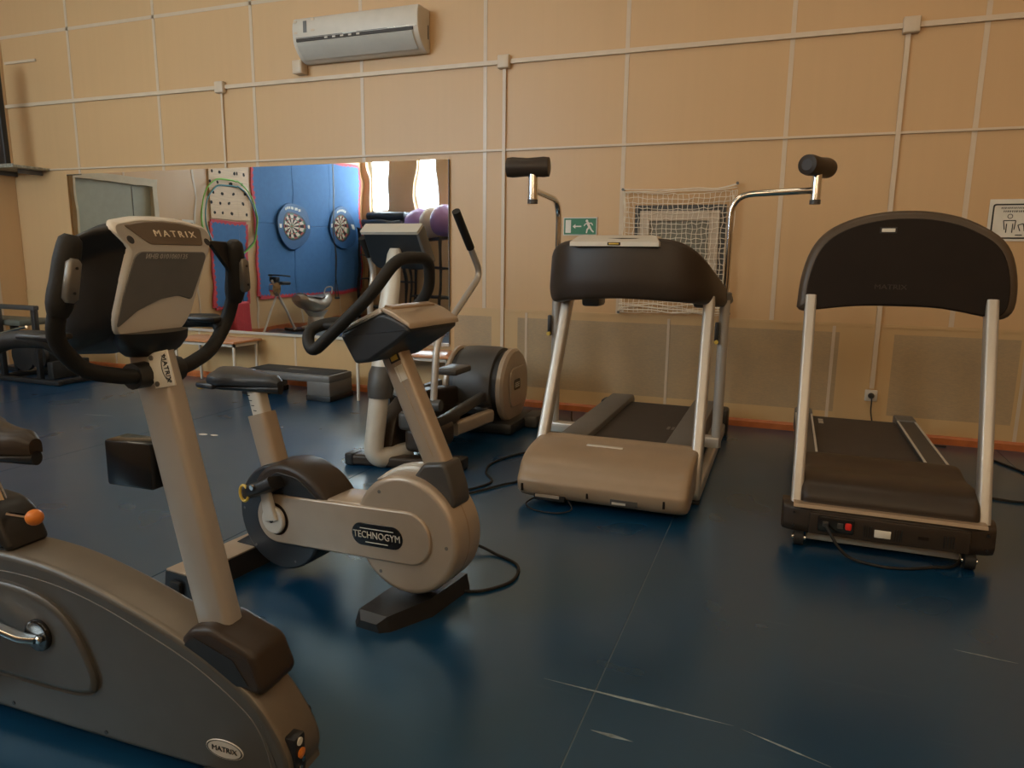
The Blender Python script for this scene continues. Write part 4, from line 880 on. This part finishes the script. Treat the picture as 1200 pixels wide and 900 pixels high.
MB().rbox(*T_.box((-.912, 3.813, 1.364), (-.858, 3.818, 1.372)), .001).build('tray_badge_print', M_YELLOW, tr)
MB().rbox(*T_.box((-1.23, 4.45, .985), (-1.11, 4.62, 1.075)), .02).build('hand_rest', M_DGREY, ch)
MB().rbox(*T_.box((-.53, 4.45, 1.0), (-.42, 4.62, 1.07)), .02).build('hand_rest', M_DGREY, ch)
# chrome body-support arms
for x, m_ in ((-1.365, 1), (-.335, -1)):
    MB().tube([T_(x, 4.36, .17), T_(x, 4.36, 1.09)], .030, 14).build('support_post', M_SILVER, t)
    MB().lathe([(.036, 1.06), (.036, 1.10), (.026, 1.105)], T_(x, 4.36, 0), 'z', 16).build('post_cap', M_MGREY, t)
    MB().rbox(*T_.box((min(x, -.825 - m_ * .37) - .02, 4.32, .17), (max(x, -.825 - m_ * .37) + .02, 4.40, .235)), .010).build('post_bracket', M_SILVER, t)
    cl = MB().rbox(*T_.box((x - .045, 4.31, .80), (x - .02, 4.335, .93)), .006).build('clamp_lever', M_BLACK, t)
    MB().lathe([(.012, -.075), (.012, -.05)], T_(x - .03, 4.36, .815), 'y', 10).build('clamp_bolt', M_YELLOW, cl)
    if m_ == 1: pts = [(x, 4.36, 1.0), (x, 4.36, 1.635), (-1.385, 3.92, 1.665)]
    else: pts = [(x, 4.36, 1.0), (x, 4.36, 1.655), (.105, 4.36, 1.672)]
    MB().tube(fillet([T_(*p) for p in pts], .12, 7), .0185, 14).build('support_arm', M_CHROME, t)
    ex, ey, ez = pts[-1]
    st = MB().tube([T_(ex, ey, ez - .055), T_(ex, ey, ez + .085)], .027, 16).build('arm_socket', M_CHROME, t)
    MB().lathe([(.029, -.075), (.029, -.052)], T_(ex, ey, ez), 'z', 14).build('socket_cap', M_DGREY, st)
    prof = [(.030, -.125), (.052, -.12), (.056, -.09), (.050, 0), (.056, .09), (.052, .12), (.030, .125)]
    pad = MB().lathe(prof, (0, 0, 0), 'x', 22).build('arm_pad', M_BROWN, t); pad.location = T_(ex - (.03 if m_ == 1 else 0), ey, ez + .125)
    pad.rotation_euler = (0, 0, R_(8) if m_ == 1 else R_(62))

# ================================================================== RIGHT TREADMILL (bronze-black)
G_ = Off(.485, 4.4)
t = thing('treadmill', (.485, 4.4, 0), 0, 'bronze-black treadmill with large rounded console shield, right of the two treadmills', 'treadmill')
bx = MB(); bx.loft([[G_(x, y, z) for y, z in v2(loop_fillet([(3.50, .065, 0), (3.375 + dy, .065, 0), (3.355 + dy, .10, 0), (3.365 + dy, .185, 0), (3.40 + dy, .198, 0), (3.50, .198, 0)], .014, 3))] for x, dy in ((.053, .06), (.060, .03), (.085, .012), (.20, .0), (.48, -.008), (.76, .0), (.875, .012), (.900, .03), (.907, .06))])
fb = bx.build('front_beam', M_BROWN, t)
MB().rbox(*G_.box((.17, 3.340, .078), (.80, 3.362, .178)), .006).build('service_panel', M_BROWN, fb)
pw = MB().rbox(*G_.box((.205, 3.330, .098), (.355, 3.348, .170)), .008).build('power_panel', M_GLOSS, fb)
MB().rbox(*G_.box((.317, 3.322, .120), (.343, 3.334, .152)), .006).build('rocker_switch', M_RED, pw)
for x in (.225, .285): MB().rbox(*G_.box((x, 3.325, .122), (x + .024, 3.334, .148)), .003).build('power_inlet', M_DGREY, pw)
MB().rbox(*G_.box((.435, 3.333, .102), (.500, 3.341, .136)), .002).build('serial_label', M_LABEL, fb)
for x in [.392 + .0095 * k for k in range(4)] + [.512 + .0095 * k for k in range(4)] + [.702 + .012 * k for k in range(4)]:
    MB().box(G_(x, 3.336, .095), G_(x + .004, 3.342, .148)).build('vent_slot', M_BLACK, fb, smooth=0)
MB().box(G_(.605, 3.336, .118), G_(.645, 3.342, .130)).build('logo_print', M_BROWND, fb, smooth=0)
for x, z in ((.105, .165), (.105, .10), (.865, .165), (.865, .10)): MB().lathe([(.006, -1.047), (.006, -1.037)], (G_(x, 0, 0)[0], 0, z), 'y', 10).build('screw', M_BLACK, fb)
MB().prism([(3.352, .192), (3.362, .206), (3.44, .206), (3.44, .192)], .10, .86, lambda a, b, q: G_(q, a, b)).build('beam_lip', M_CHAMP2, fb, smooth=0)
hp = [(3.90, .17), (3.405, .17), (3.392, .205), (3.405, .25), (3.45, .292), (3.53, .312), (3.62, .308), (3.70, .300), (3.78, .306), (3.86, .318), (3.93, .312), (3.965, .285), (3.965, .17)]
hpf = v2(spline([(*p, 0) for p in hp + hp[:1]], 4)[:-1])
MB().loft([[G_(x, 3.68 + (y - 3.68) * k, .20 + (z - .20) * k) for y, z in hpf] for x, k in ((.128, .86), (.131, .94), (.142, .985), (.165, 1.), (.805, 1.), (.828, .985), (.839, .94), (.842, .86))]).build('motor_hood', M_BROWN, t, smooth=50)
MB().rbox(*G_.box((.13, 3.48, .06), (.84, 5.36, .185)), .02).build('deck', M_BLACK, t)
b = MB().prism([(3.9, .18), (3.9, .222), (5.30, .222), (5.36, .20), (5.37, .16)], .225, .745, lambda a, b, q: G_(q, a, b)).build('running_belt', M_BELT, t)
for k in range(3): MB().box(G_(.262, 5.08 + .05 * k, .2222), G_(.292, 5.115 + .05 * k, .2228)).build('belt_print', M_PALE, b, smooth=0)
for x0, x1 in ((.115, .225), (.745, .860)):
    r = MB().prism(v2(loop_fillet([(3.80, .13, 0), (3.80, .245, 0), (5.33, .245, 0), (5.40, .22, 0), (5.40, .13, 0)], .02, 3)), x0, x1, lambda a, b, q: G_(q, a, b), .006, 2).build('side_rail', M_DGREY, t)
    for x in (x0 + .006, x1 - .006): MB().box(G_(x - .006, 3.9, .243), G_(x + .006, 5.24, .249)).build('rail_trim', M_PALE, r, smooth=0)
    MB().rbox(*G_.box((x0 - .003, 5.24, .12), (x1 + .003, 5.41, .256)), .012).build('rail_end_cap', M_MGREY, r)
    MB().rbox(*G_.box((x0 + .02, 5.30, 0), (x1 - .02, 5.38, .12)), .01).build('rear_foot', M_BLACK2, t)
for x, xt in ((.113, .110), (.858, .866)):
    MB().tube([G_(x, 3.43, .15), G_(x, 3.445, .20), G_(xt, 3.80, 1.12)], 1, flat=(.034, .026), up=(0, 1, 0)).build('upright', M_SILVER, t)
    wh = MB().lathe([(.020, -.022), (.036, -.020), (.036, .020), (.020, .022)], G_(x + (.02 if x < .4 else -.045), 3.39, .036), 'x', 18).build('wheel', M_BLACK2, t)
    MB().lathe([(.012, -.030), (.012, .030)], G_(x + (.02 if x < .4 else -.045), 3.39, .036), 'x', 12).build('axle', M_CHROME, wh)
    MB().box(G_(x + (.0 if x < .4 else -.065), 3.40, .036), G_(x + (.04 if x < .4 else -.025), 3.46, .08)).build('wheel_bracket', M_BLACK, wh, smooth=0)
MB().rbox(*G_.box((.165, 3.425, .018), (.785, 3.470, .052)), .006).build('lift_bar', M_SILVER, t)
# console shield
cs = [(.052, 1.085), (.060, 1.20), (.085, 1.315), (.125, 1.395), (.185, 1.452), (.28, 1.497), (.39, 1.522), (.49, 1.528), (.59, 1.522), (.70, 1.497), (.795, 1.452), (.87, 1.395), (.915, 1.315), (.938, 1.20), (.935, 1.11), (.90, 1.062), (.84, 1.065), (.66, 1.098), (.49, 1.103), (.31, 1.098), (.14, 1.075), (.075, 1.068)]
cs = [(.505 + (x - .495) * 1.03, z - (.018 if z < 1.15 else 0)) for x, z in cs]
csp = v2(spline([(*p, 0) for p in cs + cs[:1]], 3)[:-1])
def RC(x, z, d): return G_(x, 3.87 - d - .10 * (1.3 - z), z)
cn = MB().prism(csp, -.04, .075, lambda a, b, q: RC(a, b, q), .035, 4).build('console_shield', mat('bronze_rim', (.070, .046, .028), .4, spec=.4), t, smooth=50)
ins = [(p[0] * 1, p[1]) for p in [(.505 + (x - .505) * .925, 1.055 + (z - 1.048) * .905 + .002) for x, z in csp]]
MB().prism(ins, .06, .079, lambda a, b, q: RC(a, b, q), .006, 2).build('shield_back_panel', M_BROWND, cn, smooth=50)
lb = MB().rbox((-.028, -.002, -.008), (.028, .002, .008), .001, 1).build('asset_label', M_LABEL, cn); lb.location = RC(.42, 1.437, .0815)
lf = MB().rbox((-.036, -.001, -.014), (.036, .001, .014), .001, 1).build('label_recess', M_BLACK, cn); lf.location = RC(.42, 1.437, .0800)
text('shield_lettering', 'MATRIX', .032, frame(RC(.45, 1.175, .0802), (1, 0, 0), (0, .1, 1)), M_BROWN, cn, xs=1.2)

# ================================================================== SMALL THINGS ON THE FLOOR AND ALONG THE WALL
def bench(x0, x1, lab, legs):
    t = thing('wall_bench', ((x0 + x1) / 2, 5.52, 0), 0, lab, 'bench', 'benches under the mirror')
    h = (x1 - x0) / 2
    MB().rbox((-h, -.20, .435), (h, .20, .458), .006).build('bench_top', M_WOOD, t)
    m = MB()
    for y in (-.17, .15): m.box((-h + .02, y, .405), (h - .02, y + .02, .435))
    for x in (-h + .02, h - .04): m.box((x, -.17, .405), (x + .02, .17, .435))
    m.build('bench_frame', M_WHITE, t, smooth=0)
    for x in (-h + .03, h - .05):
        for y in (-.17, .14): MB().rbox((x, y, 0), (x + .024, y + .024, .41), .004, 1).build('leg', M_WHITE, t)
bench(-5.66, -4.86, 'low bench with orange laminate top and white legs, left under mirror', 4)
bench(-3.56, -2.60, 'low bench with orange laminate top and white legs, behind the elliptical trainer', 4)
t = thing('step_platform', (-4.15, 5.36, 0), R_(0), 'grey aerobic step platform with black top below the mirror', 'step platform')
MB().rbox((-.52, -.17, .165), (.45, .19, .235), .02).build('platform', M_MGREY, t)
MB().rbox((-.48, -.14, .232), (.42, .16, .242), .005).build('rubber_top', M_BLACK2, t)
for x0, x1 in ((-.52, -.28), (.20, .45)):
    l = MB().rbox((x0, -.17, .04), (x1, .19, .18), .02).build('riser_block', M_MGREY, t); MB().rbox((x0 - .004, -.174, 0), (x1 + .004, .194, .05), .008).build('riser_foot', M_BLACK, l)
MB().rbox((-.12, -.03, .242), (.10, .03, .2445), .001).build('top_logo', M_DGREY, t)

# weight bench in the left corner
t = thing('weight_bench', (-7.55, 5.0, 0), 0, 'grey padded weight bench with black frame in the left corner', 'weight bench')
MB().rbox((-.68, -.16, .545), (.47, .16, .61), .025).build('pad', mat('grey_green_vinyl', (.10, .10, .075), .5), t)
for x in (-.5, .12): MB().rbox((x, -.03, .06), (x + .06, .03, .55), .01).build('leg', M_BLACK, t)
for x in (.20, .72):
    MB().rbox((x, -.22, .03), (x + .05, -.17, .75), .008).build('rack_post', M_BLACK, t)
MB().rbox((.19, -.225, .72), (.78, -.165, .765), .01).build('rack_bar', M_DGREY, t)
for y in (-.22, .20): MB().rbox((-.66, y - .03, 0), (1.05, y + .03, .05), .012).build('floor_rail', M_BLACK, t)
for x in (-.62, .15, .98): MB().rbox((x, -.22, .005), (x + .06, .22, .055), .012).build('cross_rail', M_BLACK, t)
MB().tube([(.10, -.22, .44), (.62, -.20, .555)], .014, 8).build('steel_rod', M_CHROME, t)
for x, r in ((.40, .16), (.62, .12)): 
    MB().lathe([(.03, -.02), (r, -.018), (r, .018), (.03, .02)], (x, -.10, .25), 'y', 22).build('weight_plate', M_BLACK, t)
MB().rbox((.85, -.2, .05), (.93, .2, .22), .01).build('rack_block', M_BLACK2, t)
MB().rbox((.35, .1, .05), (.80, .2, .40), .02).build('rack_back', M_DGREY, t)

# cables
def cable(pts, label, r=.0065):
    o = MB().tube(spline(pts, 7), r, 8).build('power_cable', M_BLACK2); tag(o, label, 'cable', 'power cables'); return o
z = .007
cable([(-1.10, 2.36, z), (-1.02, 2.40, z), (-.95, 2.52, z), (-.98, 2.66, z), (-1.10, 2.73, z), (-1.22, 2.74, .03), (-1.20, 2.62, z)], 'black power cable looping out from the foot of the champagne bike')
cable([(-1.72, 3.30, z), (-1.60, 3.46, z), (-1.52, 3.66, z), (-1.62, 3.82, z), (-1.66, 4.02, z), (-1.58, 4.28, z), (-1.45, 4.42, z), (-1.40, 4.60, z)], 'black power cable on the floor left of the tan treadmill, outer strand')
cable([(-1.70, 3.27, .008), (-1.56, 3.42, .008), (-1.44, 3.64, .008), (-1.38, 3.74, z), (-1.36, 3.95, z), (-1.46, 4.12, z), (-1.50, 4.36, z), (-1.44, 4.7, z)], 'black power cable on the floor left of the tan treadmill, inner strand')
cable([(-1.15, 3.46, .045), (-1.20, 3.38, .02), (-1.15, 3.33, z), (-1.02, 3.32, z), (-.95, 3.37, .02), (-1.0, 3.44, .048)], 'thin black cable looping under the tan motor hood', .004)
cable([(-1.65, 5.15, .02), (-1.56, 5.05, z), (-1.50, 4.92, z), (-1.42, 5.02, z), (-1.48, 5.22, z), (-1.56, 5.45, z), (-1.62, 5.66, z)], 'black power cable coiled beside the elliptical trainer drum')
cable([(.236, 3.325, .135), (.255, 3.295, .11), (.30, 3.27, .05), (.36, 3.27, .012), (.50, 3.25, z), (.66, 3.32, z), (.80, 3.46, z), (1.0, 4.2, z), (1.1, 4.47, z), (1.3, 4.48, z), (1.62, 4.7, z), (1.3, 5.5, z)], 'black power cable trailing from the right treadmill switch panel')

for x, y, rx, ry in ((-3.865, 3.877, .035, .022), (-3.775, 3.89, .03, .018)):
    MB().prism(circ(0, 0, rx, 12, ry), .0002, .0010, lambda a, b, q: (x + a, y + b, q)).build('white_scuff', M_LABEL, fl, smooth=0)
M_SCUFF = mat('pale_scuff', (.20, .26, .28), .5, var=.4, scale=30)
for p0, p1, w in (((-.62, 1.935), (-.05, 1.918), .006), ((-.03, 1.912), (.20, 1.84), .004), ((-.42, 1.75), (-.30, 1.745), .008), ((.62, 2.62), (.80, 2.60), .004), ((-1.5, 2.66), (-1.43, 2.52), .004), ((-5.2, 4.0), (-4.95, 4.05), .008)):
    a, b = Vector(p0), Vector(p1); d = (b - a).normalized(); n = Vector((-d.y, d.x)) * w
    m = a * .5 + b * .5
    MB().prism([a, m - n, b, m + n], .0002, .0008, lambda a_, b_, q: (a_, b_, q)).build('scuff_streak', M_SCUFF, fl, smooth=0)
